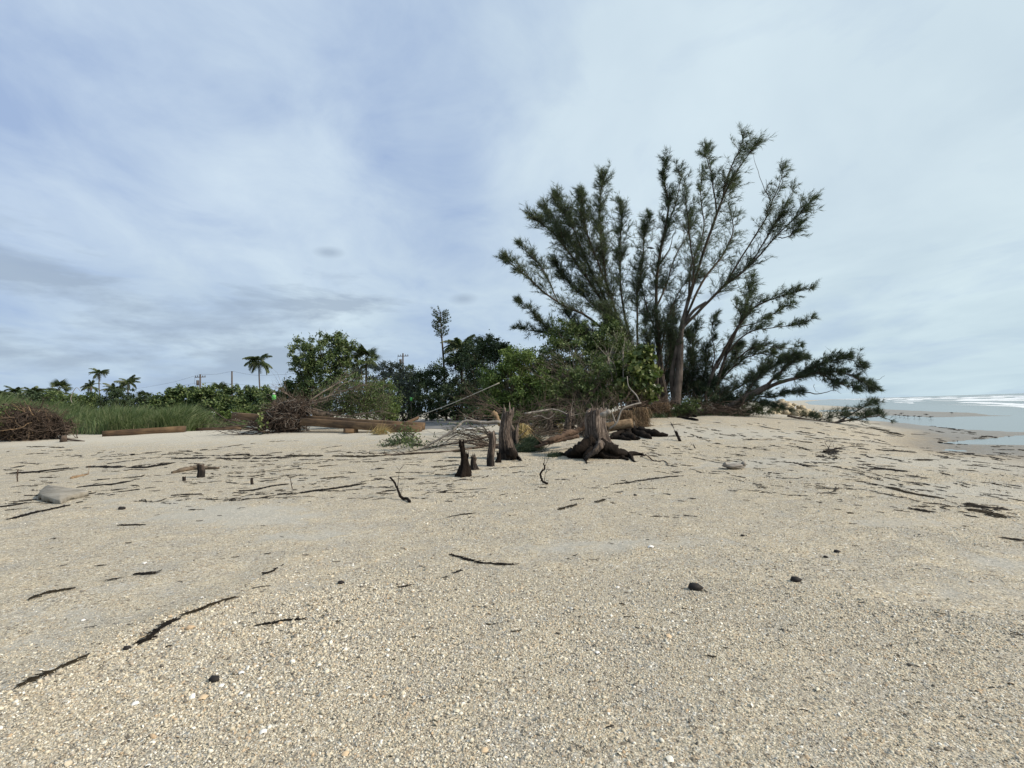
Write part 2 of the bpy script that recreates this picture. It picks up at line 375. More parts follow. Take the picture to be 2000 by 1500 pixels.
def weathered(name, dark, mid, light, h):
    m, nt, b, out = newmat(name)
    tc = N(nt, 'ShaderNodeTexCoord'); mp = N(nt, 'ShaderNodeMapping'); mp.inputs['Scale'].default_value = (1, 1, .07); L(nt, tc.outputs['Object'], mp.inputs[0])
    n = N(nt, 'ShaderNodeTexNoise', i_Scale=22.0, i_Detail=9.0, i_Roughness=.75); L(nt, mp.outputs[0], n.inputs['Vector'])
    n2 = N(nt, 'ShaderNodeTexNoise', i_Scale=2.5, i_Detail=4.0); L(nt, tc.outputs['Object'], n2.inputs['Vector'])
    c = ramp(nt, n.outputs[0], [(.41, dark), (.5, mid), (.61, light)])
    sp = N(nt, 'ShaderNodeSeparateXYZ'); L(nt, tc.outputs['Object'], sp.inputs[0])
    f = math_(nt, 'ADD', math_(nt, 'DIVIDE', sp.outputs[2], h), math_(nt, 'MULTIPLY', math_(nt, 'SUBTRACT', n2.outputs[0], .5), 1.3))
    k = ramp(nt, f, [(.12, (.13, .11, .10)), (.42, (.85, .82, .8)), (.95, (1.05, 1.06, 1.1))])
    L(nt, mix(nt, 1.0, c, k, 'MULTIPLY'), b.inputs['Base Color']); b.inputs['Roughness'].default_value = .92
    bp = N(nt, 'ShaderNodeBump', i_Strength=1.0, i_Distance=.03); L(nt, n.outputs[0], bp.inputs['Height']); L(nt, bp.outputs[0], b.inputs['Normal'])
    return m
M['stump'] = weathered('weathered_wood', (.012, .009, .007), (.065, .047, .035), (.215, .175, .14), 1.0)

def timber_mat():
    m, nt, b, out = newmat('treated_timber')
    tc = N(nt, 'ShaderNodeTexCoord'); mp = N(nt, 'ShaderNodeMapping'); mp.inputs['Scale'].default_value = (.12, 1, 1); L(nt, tc.outputs['Object'], mp.inputs[0])
    oi = N(nt, 'ShaderNodeObjectInfo')
    n = N(nt, 'ShaderNodeTexNoise', i_Scale=9.0, i_Detail=8.0, i_Roughness=.6, i_Distortion=1.2); L(nt, mp.outputs[0], n.inputs['Vector'])
    n2 = N(nt, 'ShaderNodeTexNoise', i_Scale=1.2, i_Detail=4.0); L(nt, tc.outputs['Object'], n2.inputs['Vector'])
    v = N(nt, 'ShaderNodeTexVoronoi', i_Scale=2.2); L(nt, mp.outputs[0], v.inputs['Vector'])
    c = ramp(nt, math_(nt, 'MULTIPLY_ADD', n2.outputs[0], .5, c=math_(nt, 'MULTIPLY', n.outputs[0], .55)), [(.36, (.028, .017, .009)), (.52, (.085, .050, .024)), (.68, (.165, .105, .052))])
    kn = ramp(nt, v.outputs['Distance'], [(.03, .35), (.11, 1.0)])
    c = mix(nt, 1.0, c, kn, 'MULTIPLY')
    L(nt, c, b.inputs['Base Color']); b.inputs['Roughness'].default_value = .8
    bp = N(nt, 'ShaderNodeBump', i_Strength=.4, i_Distance=.01); L(nt, n.outputs[0], bp.inputs['Height']); L(nt, bp.outputs[0], b.inputs['Normal'])
    return m
M['timber'] = timber_mat()

def rockmat(name, a, b_, c_):
    m, nt, b, out = newmat(name)
    tc = N(nt, 'ShaderNodeTexCoord'); n = N(nt, 'ShaderNodeTexNoise', i_Scale=3.0, i_Detail=9.0, i_Roughness=.7); L(nt, tc.outputs['Object'], n.inputs['Vector'])
    L(nt, ramp(nt, n.outputs[0], [(.32, a), (.5, b_), (.66, c_)]), b.inputs['Base Color']); b.inputs['Roughness'].default_value = .9
    bp = N(nt, 'ShaderNodeBump', i_Strength=.8, i_Distance=.05); L(nt, n.outputs[0], bp.inputs['Height']); L(nt, bp.outputs[0], b.inputs['Normal'])
    return m
M['rock'] = rockmat('limestone', (.12, .10, .06), (.34, .28, .19), (.55, .48, .34))
M['concrete'] = rockmat('old_concrete', (.11, .095, .068), (.215, .195, .155), (.31, .29, .245))

SHELLS = [(0.0, (.09, .078, .062)), (.06, (.20, .178, .142)), (.16, (.35, .315, .255)), (.34, (.46, .415, .315)), (.52, (.55, .505, .39)), (.68, (.62, .585, .47)), (.80, (.45, .335, .21)), (.85, (.38, .39, .37)), (.92, (.71, .68, .58)), (1.0, (.83, .82, .75))]
def shell_mat():
    m, nt, b, out = newmat('seashell')
    oi = N(nt, 'ShaderNodeObjectInfo'); tc = N(nt, 'ShaderNodeTexCoord')
    c = ramp(nt, oi.outputs['Random'], SHELLS)
    w = N(nt, 'ShaderNodeTexNoise', i_Scale=2.5, i_Detail=3.0); L(nt, tc.outputs['Object'], w.inputs['Vector'])
    c = mix(nt, 1.0, c, ramp(nt, w.outputs[0], [(.3, (.78, .76, .74)), (.7, (1.1, 1.08, 1.04))]), 'MULTIPLY')
    L(nt, c, b.inputs['Base Color']); b.inputs['Roughness'].default_value = .65
    return m
M['shell'] = shell_mat()
M['white_shell'] = flat('white_shell', (.72, .70, .65), .5, .06, 40)
M['tan_shell'] = flat('tan_shell', (.55, .42, .27), .55, .1, 40)
M['black_stone'] = flat('black_shell', (.02, .018, .017), .7, .3, 40)

def ground_mat():
    m, nt, b, out = newmat('shell_sand')
    tc = N(nt, 'ShaderNodeTexCoord'); O = tc.outputs['Object']
    ag = N(nt, 'ShaderNodeAttribute', attribute_name='gravel'); aw = N(nt, 'ShaderNodeAttribute', attribute_name='wet')
    v1 = N(nt, 'ShaderNodeTexVoronoi', i_Scale=75.0); L(nt, O, v1.inputs['Vector'])
    v2 = N(nt, 'ShaderNodeTexVoronoi', i_Scale=150.0); L(nt, O, v2.inputs['Vector'])
    v3 = N(nt, 'ShaderNodeTexVoronoi', i_Scale=38.0); L(nt, O, v3.inputs['Vector'])
    def cellcol(v):
        s = N(nt, 'ShaderNodeSeparateColor'); L(nt, v.outputs['Color'], s.inputs[0]); return ramp(nt, s.outputs[0], SHELLS), s.outputs[1]
    c1, r1 = cellcol(v1); c2, r2 = cellcol(v2); c3, r3 = cellcol(v3)
    c = mix(nt, .5, c1, c2)
    c = mix(nt, math_(nt, 'MULTIPLY', ramp(nt, r3, [(.55, 0.), (.62, 1.)]), .8), c, c3)
    ed = ramp(nt, v1.outputs['Distance'], [(.25, 1.0), (.75, .62)])
    c = mix(nt, 1.0, c, ed, 'MULTIPLY')
    big = N(nt, 'ShaderNodeTexNoise', i_Scale=.35, i_Detail=5.0, i_Roughness=.6); L(nt, O, big.inputs['Vector'])
    mid = N(nt, 'ShaderNodeTexNoise', i_Scale=2.2, i_Detail=5.0, i_Roughness=.6, i_Distortion=.5); L(nt, O, mid.inputs['Vector'])
    c = mix(nt, 1.0, c, ramp(nt, mid.outputs[0], [(.3, (.80, .80, .82)), (.55, (1.0, .97, .92)), (.75, (1.17, 1.10, .99))]), 'MULTIPLY')
    # distance stops the grain aliasing: a uniform mix of the same colours
    # fine sand
    f1 = N(nt, 'ShaderNodeTexNoise', i_Scale=420.0, i_Detail=2.0); L(nt, O, f1.inputs['Vector'])
    f2 = N(nt, 'ShaderNodeTexVoronoi', i_Scale=60.0); L(nt, O, f2.inputs['Vector'])
    sand = mix(nt, big.outputs[0], (.29, .285, .25), (.40, .385, .33))
    sand = mix(nt, 1.0, sand, ramp(nt, f1.outputs[0], [(.3, .8), (.7, 1.15)]), 'MULTIPLY')
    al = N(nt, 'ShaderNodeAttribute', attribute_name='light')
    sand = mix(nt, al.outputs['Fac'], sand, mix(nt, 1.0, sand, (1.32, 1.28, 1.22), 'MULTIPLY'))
    spk = N(nt, 'ShaderNodeSeparateColor'); L(nt, f2.outputs['Color'], spk.inputs[0])
    sand = mix(nt, ramp(nt, spk.outputs[0], [(.90, 0.), (.93, .8)]), sand, (.62, .57, .48))
    g = math_(nt, 'ADD', ag.outputs['Fac'], math_(nt, 'MULTIPLY', math_(nt, 'SUBTRACT', mid.outputs[0], .5), 1.7))
    g = ramp(nt, g, [(.15, .28), (.68, 1.)])
    c = mix(nt, g, sand, c)
    c = mix(nt, 1.0, c, ramp(nt, aw.outputs['Fac'], [(0., (1, 1, 1)), (.55, (.82, .79, .76)), (1., (.52, .48, .45))]), 'MULTIPLY')
    L(nt, c, b.inputs['Base Color'])
    L(nt, ramp(nt, aw.outputs['Fac'], [(.4, .92), (1., .38)]), b.inputs['Roughness']); b.inputs['Specular IOR Level'].default_value = .3
    h = math_(nt, 'MULTIPLY', math_(nt, 'SUBTRACT', 1.0, v1.outputs['Distance']), math_(nt, 'MULTIPLY_ADD', r1, .8, c=.3))
    h3 = math_(nt, 'MULTIPLY', math_(nt, 'SUBTRACT', .7, v3.outputs['Distance'], True), math_(nt, 'MULTIPLY', ramp(nt, r3, [(.55, 0.), (.62, 1.)]), 2.2))
    hh = math_(nt, 'ADD', h, h3)
    hg = math_(nt, 'MULTIPLY', hh, g)
    bp = N(nt, 'ShaderNodeBump', i_Strength=.9, i_Distance=.008); L(nt, hg, bp.inputs['Height'])
    bp2 = N(nt, 'ShaderNodeBump', i_Strength=.5, i_Distance=.06); L(nt, mid.outputs[0], bp2.inputs['Height']); L(nt, bp.outputs[0], bp2.inputs['Normal'])
    L(nt, bp2.outputs[0], b.inputs['Normal'])
    return m
M['ground'] = ground_mat()

def sea_mat():
    m, nt, b, out = newmat('sea_water')
    tc = N(nt, 'ShaderNodeTexCoord'); O = tc.outputs['Object']
    af = N(nt, 'ShaderNodeAttribute', attribute_name='foam')
    mp = N(nt, 'ShaderNodeMapping'); mp.inputs['Rotation'].default_value = (0, 0, math.atan2(.62, 1)); mp.inputs['Scale'].default_value = (1, .22, 1)
    L(nt, O, mp.inputs[0])
    n = N(nt, 'ShaderNodeTexNoise', i_Scale=.55, i_Detail=8.0, i_Roughness=.65, i_Distortion=.4); L(nt, mp.outputs[0], n.inputs['Vector'])
    n2 = N(nt, 'ShaderNodeTexNoise', i_Scale=1.8, i_Detail=6.0, i_Roughness=.6); L(nt, mp.outputs[0], n2.inputs['Vector'])
    foam = math_(nt, 'MULTIPLY', math_(nt, 'SUBTRACT', math_(nt, 'ADD', n.outputs[0], af.outputs['Fac']), .845), 4.5, True)
    L(nt, mix(nt, foam, (.15, .175, .165), (.70, .73, .74)), b.inputs['Base Color'])
    L(nt, math_(nt, 'MULTIPLY_ADD', foam, .6, c=.2), b.inputs['Roughness'])
    b.inputs['IOR'].default_value = 1.33
    ar = N(nt, 'ShaderNodeAttribute', attribute_name='ripple')
    bp = N(nt, 'ShaderNodeBump', i_Distance=.35); L(nt, ar.outputs['Fac'], bp.inputs['Strength']); L(nt, n2.outputs[0], bp.inputs['Height']); L(nt, bp.outputs[0], b.inputs['Normal'])
    return m
M['sea'] = sea_mat()
def asphalt():
    m, nt, b, out = newmat('asphalt')
    tc = N(nt, 'ShaderNodeTexCoord'); n = N(nt, 'ShaderNodeTexNoise', i_Scale=.8, i_Detail=8.0, i_Roughness=.6); L(nt, tc.outputs['Object'], n.inputs['Vector'])
    L(nt, ramp(nt, n.outputs[0], [(.35, (.10, .10, .10)), (.6, (.16, .16, .155)), (.75, (.27, .26, .24))]), b.inputs['Base Color']); b.inputs['Roughness'].default_value = .85
    return m
M['asphalt'] = asphalt()

# ------------------------------------------------------------------ ground sheet
def ground():
    ang = np.concatenate([np.linspace(-180, -58, 26)[:-1], np.linspace(-58, 58, 400), np.linspace(58, 180, 26)[1:]])
    r = np.concatenate([[0.0], np.geomspace(.5, 3000, 380)])
    A, R = np.meshgrid(np.radians(ang), r); x = R * np.sin(A); y = R * np.cos(A)
    z = H(x.ravel(), y.ravel()).reshape(x.shape)
    # a shallow hollow and heaps of shells near the camera
    v = np.stack([x, y, z], -1).reshape(-1, 3); nr, na = x.shape
    i = np.arange(nr - 1)[:, None] * na; j = np.arange(na - 1)[None]
    q = np.stack([i + j, i + na + j, i + na + j + 1, i + j + 1], -1).reshape(-1, 4)[:, ::-1]
    g = Geo(); g.add(v, q)
    o = g.obj('ground', M['ground'], smooth=True, origin=(0, 0, 0)); tag(o, kind='structure')
    X, Y = v[:, 0], v[:, 1]; s = shore(X, Y)
    gr = np.full(len(v), .78)
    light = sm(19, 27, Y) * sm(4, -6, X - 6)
    gr -= .75 * sm(17.0, 25, Y + .12 * X) * sm(2, -4, X - 4)          # bare grey sand up by the timbers
    gr -= .55 * sm(20, 34, Y)
    gr -= .30 * sm(-6, -1, s)
    def patch(px, py, rx, ry, a):
        nonlocal gr
        c = G(px, py); ex = rx; ey = ry
        gr -= a * np.exp(-(((X - c[0]) / ex) ** 2 + ((Y - c[1]) / ey) ** 2))
    for a in ((430, 1000, 1.3, .55, 1.0), (520, 1015, .9, .4, .9), (330, 985, .9, .4, .7), (620, 1045, .9, .35, .5), (250, 975, .8, .3, .5), (1480, 905, 1.5, .8, .7), (1560, 925, 1.3, .5, .6), (1180, 1065, 1.2, .25, .6),
              (1950, 960, 2.2, 1.0, .8), (1900, 905, 4, 1.5, .8), (1980, 1100, .6, .25, .5), (1880, 1160, .6, .22, .45), (1400, 845, 5, 2, .8), (560, 940, 1.5, .5, .4), (1000, 925, 1.6, .5, .4), (150, 1200, .5, .15, .4), (60, 1260, .4, .2, .4),
              (1300, 960, 1.2, .4, .3), (1750, 1020, .9, .3, .45), (300, 1150, .7, .2, .3)): patch(*a)
    wet = sm(.30, .03, v[:, 2] - SEA + .05 * np.sin(X * .7 + 1.3 * np.sin(Y * .31)) ) * sm(-9, -2, s)
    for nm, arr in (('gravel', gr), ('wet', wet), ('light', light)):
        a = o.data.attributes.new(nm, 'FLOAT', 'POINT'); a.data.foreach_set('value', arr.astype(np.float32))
ground()

def sea():
    # grid laid along the shore: u runs along it, s runs out to sea
    u = np.concatenate([-np.geomspace(4000, 30, 30), np.linspace(-28, 330, 240), np.geomspace(333, 9000, 60)])
    s = np.concatenate([[-30, -10], np.linspace(-6, 26, 60), np.linspace(26.5, 170, 200), np.geomspace(171, 12000, 50)])
    U, SS = np.meshgrid(u, s)
    cu, cs = 1 / 1.177, .62 / 1.177       # shore direction (.62,1)/1.177, outward (1,-.62)/1.177
    x = 8 + U * cs + SS * cu; y = U * cu - SS * cs
    z = np.full(x.shape, SEA); foam = np.zeros(x.shape)
    rng = np.random.default_rng(5)
    for k, (s0, h, w, ln) in enumerate(((16, .10, 1.1, 60), (25, .16, 1.5, 80), (36, .28, 1.8, 70), (47, .30, 1.9, 90), (60, .50, 2.3, 80), (76, .55, 2.5, 90), (97, .6, 3.0, 110), (123, .55, 4.0, 120), (152, .5, 5.0, 130))):
        ph = rng.uniform(0, 6.28, 4)
        wob = 2.2 * np.sin(U / 31 + ph[0]) + 1.2 * np.sin(U / 13 + ph[1]) + .4 * np.sin(U / 4.1 + ph[3])
        am = np.clip(.5 + .6 * np.sin(U / ln * 3 + ph[2]) + .35 * np.sin(U / 9 + ph[1]), .08, 1)
        d = SS - s0 - wob
        z += h * am * np.where(d < 0, np.exp(-(d / (w * .45)) ** 2), np.exp(-(d / w) ** 2))
        foam += (.46 * am) * (np.exp(-((d + w * .5) / (w * .9)) ** 2)) + .30 * am * np.where(d < 0, np.exp(d / (5.0 * w)), 0)
    foam += .22 * sm(12, 40, SS) * sm(115, 70, SS); foam = foam * sm(6, 16, SS) * sm(170, 100, SS)
    z += .03 * np.sin(SS * .9 + .2 * np.sin(U / 7)) * sm(14, 40, SS)
    g = Geo(); v = np.stack([x, y, z], -1).reshape(-1, 3); nr, na = x.shape
    i = np.arange(nr - 1)[:, None] * na; j = np.arange(na - 1)[None]
    g.add(v, np.stack([i + j, i + na + j, i + na + j + 1, i + j + 1], -1).reshape(-1, 4))
    o = g.obj('sea', M['sea'], smooth=True, origin=(0, 0, 0)); tag(o, kind='structure')
    if o.data.polygons[0].normal.z < 0: o.data.flip_normals()
    a = o.data.attributes.new('foam', 'FLOAT', 'POINT'); a.data.foreach_set('value', foam.ravel().astype(np.float32))
    a = o.data.attributes.new('ripple', 'FLOAT', 'POINT'); a.data.foreach_set('value', (.02 + .55 * sm(5, 22, SS)).ravel().astype(np.float32))
sea()

# road beyond the beach, its edge buried by sand
def drape(name, pxs, mat, dz, kind=None, nx=14):
    pass
def road():
    a0, a1 = G(735, 838), G(1010, 838)
    X0, X1 = np.linspace(-9, -5.2, 20), np.linspace(1.0, 9.0, 20)
    Ys = np.linspace(24.8, 62, 40); g = Geo(); V = []
    rng = np.random.default_rng(3)
    for k, Y in enumerate(Ys):
        t = (Y - 24.8) / 37
        xl, xr = -5.6 - 8 * t + .0 * k, 1.2 + 5 * t
        for q in np.linspace(0, 1, 14):
            x = xl + (xr - xl) * q; yy = Y + (.45 * math.sin(q * 11) + .25 * math.sin(q * 29) if k == 0 else 0)
            V.append((x, yy, Hs(x, yy) + .012))
    n = 14; q = [(a * n + b, a * n + b + 1, (a + 1) * n + b + 1, (a + 1) * n + b) for a in range(39) for b in range(13)]
    g.add(V, q); o = g.obj('road', M['asphalt'], origin=(0, 0, 0)); tag(o, kind='structure')
    for (pa, pb, w) in (((800, 823), (868, 815), .12), ((885, 839), (925, 837), .5)):
        A, B = G(*pa), G(*pb); g = Geo(); T = unit(B - A); s = np.array([-T[1], T[0], 0]) * w / 2; V = []
        pts = interp([A, B], 12)
        for p in pts:
            for sg in (-1, 1):
                c = p + s * sg; V.append((c[0], c[1], Hs(c[0], c[1]) + .018))
        g.add(V, [(2 * k, 2 * k + 1, 2 * k + 3, 2 * k + 2) for k in range(11)])
        tag(g.obj('road_marking', M['paint'], origin=(0, 0, 0)), kind='structure')
road()

# ------------------------------------------------------------------ shells and gravel
def cockle(size, rib=9):
    g = Geo(); V = [(0, -.42, .02)]; Q = []; T = []; na = 2 * rib + 1; nr = 4
    for k in range(1, nr + 1):
        rr = k / nr
        for a in range(na):
            th = -1.15 + 2.3 * a / (na - 1); rad = rr * (1 + (.025 if a % 2 else -.02) * rr) * (1 - .10 * abs(th))
            V.append((math.sin(th) * rad * .62, -.42 + math.cos(th) * rad * .95, .26 * math.sin(PI * min(1, rr * .5 + .22)) * (1 - (th / 1.6) ** 2) * (1 if k < nr else .18)))
    for a in range(na - 1): T.append((0, 1 + a + 1, 1 + a))
    for k in range(nr - 1):
        for a in range(na - 1):
            b = 1 + k * na + a; Q.append((b, b + 1, b + na + 1, b + na))
    g.add(np.array(V) * size, Q, T); return g
def whelk(size):
    g = Geo(); t = np.linspace(0, 1, 9); tube(g, np.stack([t - .5, 0 * t, .14 + 0 * t], -1) * size, (.04 + .24 * np.sin(PI * t ** .7) ** 1.2 * (1 + .12 * np.sin(t * 22))) * size, 8); return g
def chip(size, rng, th=.16):
    g = Geo(); rock(g, (0, 0, 0), np.array([.5, .38, th]) * size, rng, ICO1, .3); return g
_rs = np.random.default_rng(11)
shell_src = []
def place_shell(me, px, py, label, cat='shell', rot=0, scale=1.0, name='seashell', tilt=0, sink=0, group=None):
    p = G(px, py); o = link(name, me, (p[0], p[1], p[2] + sink)); o.rotation_euler = (tilt, tilt * .5, rot); o.scale = (scale,) * 3
    return tag(o, label, cat, group)
me_c = cockle(1).mesh('cockle', M['shell'], True); me_w = whelk(1).mesh('whelk', M['shell'], True)
me_ch = [chip(1, _rs, t).mesh('shell_chip', M['shell']) for t in (.14, .22, .3, .36)]
me_cw = cockle(1).mesh('cockle_white', M['white_shell'], True); me_ct = cockle(1).mesh('cockle_tan', M['tan_shell'], True)
me_bk = chip(1, _rs, .32).mesh('dark_stone', M['black_stone'])
place_shell(me_cw, 1272, 1069, 'bright white shell alone on the gravel below the big stump', rot=.4, scale=.085)
place_shell(me_cw, 515, 1430, 'small round white shell near the bottom edge of the beach', rot=1.2, scale=.045)
place_shell(me_ct, 397, 1364, 'large tan ribbed shell beside the black lump at bottom left', rot=.9, scale=.066)
place_shell(me_cw, 434, 1339, 'white shell touching the black lump at bottom left', rot=2.2, scale=.04)
place_shell(me_cw, 265, 1374, 'white cupped shell left of the large tan ribbed shell', rot=2.9, scale=.045)
place_shell(me_ct, 1307, 1244, 'pale orange shell half buried in the centre foreground', rot=.5, scale=.05, tilt=.5)
place_shell(me_cw, 283, 1101, 'white shell between the two long seaweed strips on the left', rot=.5, scale=.06)
place_shell(me_w, 372, 1228, 'cream spiral shell by the end of the thick seaweed strip', rot=.6, scale=.07)
place_shell(me_cw, 905, 1115 + 260, 'small pale shell in the bottom centre gravel', rot=.6, scale=.03)
for px, py, sx, lab in ((1356, 1151, .13, 'long black lump of burnt wood on open gravel'), (665, 1140, .07, 'small black lump left of centre foreground'), (418, 1330, .075, 'ragged black lump beside the tan ribbed shell'),
                        (247, 1268, .055, 'round dark stone at the foot of the thick seaweed strip'), (1634, 1079, .07, 'upper of two black lumps close together at right'), (1612, 1089, .05, 'lower of two black lumps close together at right'),
                        (1450, 1047, .05, 'small dark stone below the grey driftwood block'), (1553, 1135, .10, 'thin dark wood flake on gravel at right'), (1240, 968, .07, 'dark stone below the roots of the big stump'), (237, 995, .13, 'dark clump right of the broken concrete slab')):
    o = place_shell(me_bk, px, py, lab, 'stone', rot=_rs.uniform(-.4, .4), scale=sx, name='dark_lump', sink=sx * .12)
# countable larger shells
for k in range(70):
    r = _rs.uniform(2.3, 6.5); a = _rs.uniform(-.8, .8); x = r * math.tan(a) * .95; y = r
    me = (me_c, me_w, me_cw, me_ct)[int(_rs.choice(4, p=[.55, .15, .15, .15]))]
    o = link('seashell', me, (x, y, Hs(x, y) + .004)); sc = _rs.uniform(.022, .042); o.scale = (sc, sc, sc * _rs.uniform(.7, 1.1)); o.rotation_euler = (_rs.normal(0, .2), _rs.normal(0, .2), _rs.uniform(0, 6.28))
    tag(o, 'small loose seashell lying on top of the shell gravel in the foreground', 'shell', 'loose shells in the foreground gravel')
src = []
for k, me in enumerate([me_c, me_w] + me_ch):
    p = (-.9 + .31 * k, 2.75 + .13 * (k % 3)); o = link('seashell' if k < 2 else 'shell_fragment', me, (p[0], p[1], Hs(*p) + .004)); o.scale = (.03,) * 3
    o.rotation_euler = (0, 0, k); tag(o, 'small loose seashell lying on top of the shell gravel in the foreground' if k < 2 else 'small broken shell fragment lying on the foreground gravel', 'shell', 'loose shells in the foreground gravel' if k < 2 else 'broken shell fragments in the foreground')
    src.append(o)

def gravel():
    rng = np.random.default_rng(21); n = 330000
    # radial density falls with distance; full circle in front, thinner behind
    r = np.concatenate([rng.uniform(1.6, 5.2, int(n * .62)) ** 1.0, 5.2 * np.exp(rng.uniform(0, 1.35, n - int(n * .62)))])
    a = rng.uniform(-.92, .92, n); x = r * np.sin(a); y = r * np.cos(a)
    nz = .5 + .3 * np.sin(x * 1.3 + 1.2 * np.sin(y * 1.1)) * np.sin(y * 1.9 + x * .5) + .25 * np.sin(x * 3.7 + 2) * np.sin(y * 3.1 + 1)
    keep = rng.uniform(0, 1, n) < np.clip(.35 + nz, .25, 1)
    for px, py, rx, ry in ((430, 1000, 1.4, .6), (620, 1045, .8, .3), (1480, 905, 1.5, .8), (1980, 1100, .9, .4), (1880, 1160, .9, .35), (1180, 1065, 1.2, .2), (1750, 1020, .9, .3)):
        c = G(px, py); keep &= ~((((x - c[0]) / rx) ** 2 + ((y - c[1]) / ry) ** 2 < 1) & (rng.uniform(0, 1, n) < .9))
    x, y, r = x[keep], y[keep], r[keep]; n = len(x)
    keep = shore(x, y) < -1.5; x, y, r = x[keep], y[keep], r[keep]; n = len(x)
    nz2 = .5 + .5 * np.sin(x * .9 + 1.4 * np.sin(y * .8 + 1)) * np.sin(y * 1.3 + .7 * x)
    sc = np.exp(rng.normal(math.log(.0086), .44, n)) * (.8 + .5 * nz2) * (1 + .6 * sm(4, 14, r)); sc = np.clip(sc, .0035, .038)
    (ax, ay), (bx, by) = RIDGES[0][:2]; q = ((x - ax) * (by - ay) - (y - ay) * (bx - ax)) / math.hypot(bx - ax, by - ay)
    sc = sc * (.72 + .50 * sm(-.15, .15, q) * sm(2.2, 1.0, q) + .28 * sm(.6, 1.6, q))
    z = H(x, y) + sc * .06
    me = D.meshes.new('gravel'); me.vertices.add(n); me.vertices.foreach_set('co', np.stack([x, y, z], -1).astype(np.float32).ravel())
    rot = np.stack([rng.normal(0, .6, n), rng.normal(0, .6, n), rng.uniform(0, 6.28, n)], -1)
    at = me.attributes.new('rot', 'FLOAT_VECTOR', 'POINT'); at.data.foreach_set('vector', rot.astype(np.float32).ravel())
    at = me.attributes.new('scl', 'FLOAT', 'POINT'); at.data.foreach_set('value', sc.astype(np.float32))
    at = me.attributes.new('pick', 'INT', 'POINT'); at.data.foreach_set('value', rng.choice(6, n, p=[.16, .05, .25, .22, .18, .14]).astype(np.int32))
    o = link('gravel', me); tag(o, kind='stuff')
    ng = D.node_groups.new('scatter_shells', 'GeometryNodeTree')
    ng.interface.new_socket('Geometry', in_out='INPUT', socket_type='NodeSocketGeometry'); ng.interface.new_socket('Geometry', in_out='OUTPUT', socket_type='NodeSocketGeometry')
    gi = ng.nodes.new('NodeGroupInput'); go = ng.nodes.new('NodeGroupOutput'); iop = ng.nodes.new('GeometryNodeInstanceOnPoints'); jn = ng.nodes.new('GeometryNodeJoinGeometry')
    for s_ in reversed(src):
        oi = ng.nodes.new('GeometryNodeObjectInfo'); oi.inputs['Object'].default_value = s_; oi.inputs['As Instance'].default_value = True
        oi.transform_space = 'ORIGINAL'; ng.links.new(oi.outputs['Geometry'], jn.inputs[0])
    def attr(nm, ty):
        q = ng.nodes.new('GeometryNodeInputNamedAttribute'); q.data_type = ty; q.inputs['Name'].default_value = nm; return q.outputs['Attribute']
    e2r = ng.nodes.new('FunctionNodeEulerToRotation'); ng.links.new(attr('rot', 'FLOAT_VECTOR'), e2r.inputs[0])
    ng.links.new(gi.outputs[0], iop.inputs['Points']); ng.links.new(jn.outputs[0], iop.inputs['Instance'])
    iop.inputs['Pick Instance'].default_value = True; ng.links.new(attr('pick', 'INT'), iop.inputs['Instance Index'])
    ng.links.new(e2r.outputs[0], iop.inputs['Rotation']); ng.links.new(attr('scl', 'FLOAT'), iop.inputs['Scale'])
    ng.links.new(iop.outputs[0], go.inputs[0])
    md = o.modifiers.new('scatter', 'NODES'); md.node_group = ng
gravel()

# ------------------------------------------------------------------ seaweed
def wrack_geo(g, pts, width, dens, rng, ln=(.08, .3), w=.012, nmin=6, jit=.28, gk=1.0):
    pts = np.asarray(pts); seg = np.linalg.norm(np.diff(pts[:, :2], axis=0), axis=1); tot = seg.sum(); cum = np.concatenate([[0], np.cumsum(seg)])
    n = max(nmin, int(tot * dens)); u = rng.uniform(0, tot, n)
    gate = (.5 + .42 * np.sin(u * 3.1 + rng.uniform(0, 6)) + .42 * np.sin(u * 1.27 + rng.uniform(0, 6)) * np.sin(u * 7.7 + rng.uniform(0, 6))) > rng.uniform(.1, .9, n) * gk; u = u[gate]; n = len(u)
    px = np.interp(u, cum, pts[:, 0]); py = np.interp(u, cum, pts[:, 1]); e = .05
    dx = np.interp(u + e, cum, pts[:, 0]) - np.interp(u - e, cum, pts[:, 0]); dy = np.interp(u + e, cum, pts[:, 1]) - np.interp(u - e, cum, pts[:, 1])
    a = np.arctan2(dy, dx) + rng.normal(0, jit, n); l = rng.uniform(ln[0], ln[1], n)
    ox = rng.normal(0, width, n); px = px - np.sin(a) * ox; py = py + np.cos(a) * ox
    K = 4; V = []
    bend = rng.normal(0, .5, n); hz = rng.uniform(.001, .5, n) * w
    ww = w * rng.uniform(.5, 1.6, n)
    rows = []
    for k in range(K):
        t = k / (K - 1) - .5; aa = a + bend * t * 1.5
        cx = px + np.cos(aa) * l * t; cy = py + np.sin(aa) * l * t; wd = ww * (1 - (2 * t) ** 2 * .7)
        z = H(cx, cy) + .006 + hz * (1 - 2 * abs(t)) + .004
        nx, ny = -np.sin(aa), np.cos(aa)
        rows.append(np.stack([cx - nx * wd, cy - ny * wd, z - .004], -1)); rows.append(np.stack([cx, cy, z + ww * .6], -1)); rows.append(np.stack([cx + nx * wd, cy + ny * wd, z - .004], -1))
    V = np.stack(rows, 1).reshape(-1, 3); b = np.arange(n)[:, None] * (3 * K); q = []
    for k in range(K - 1):
        for c in (0, 1): q.append(b + np.array([[3 * k + c, 3 * k + c + 1, 3 * k + c + 4, 3 * k + c + 3]]))
    g.add(V, np.concatenate(q))
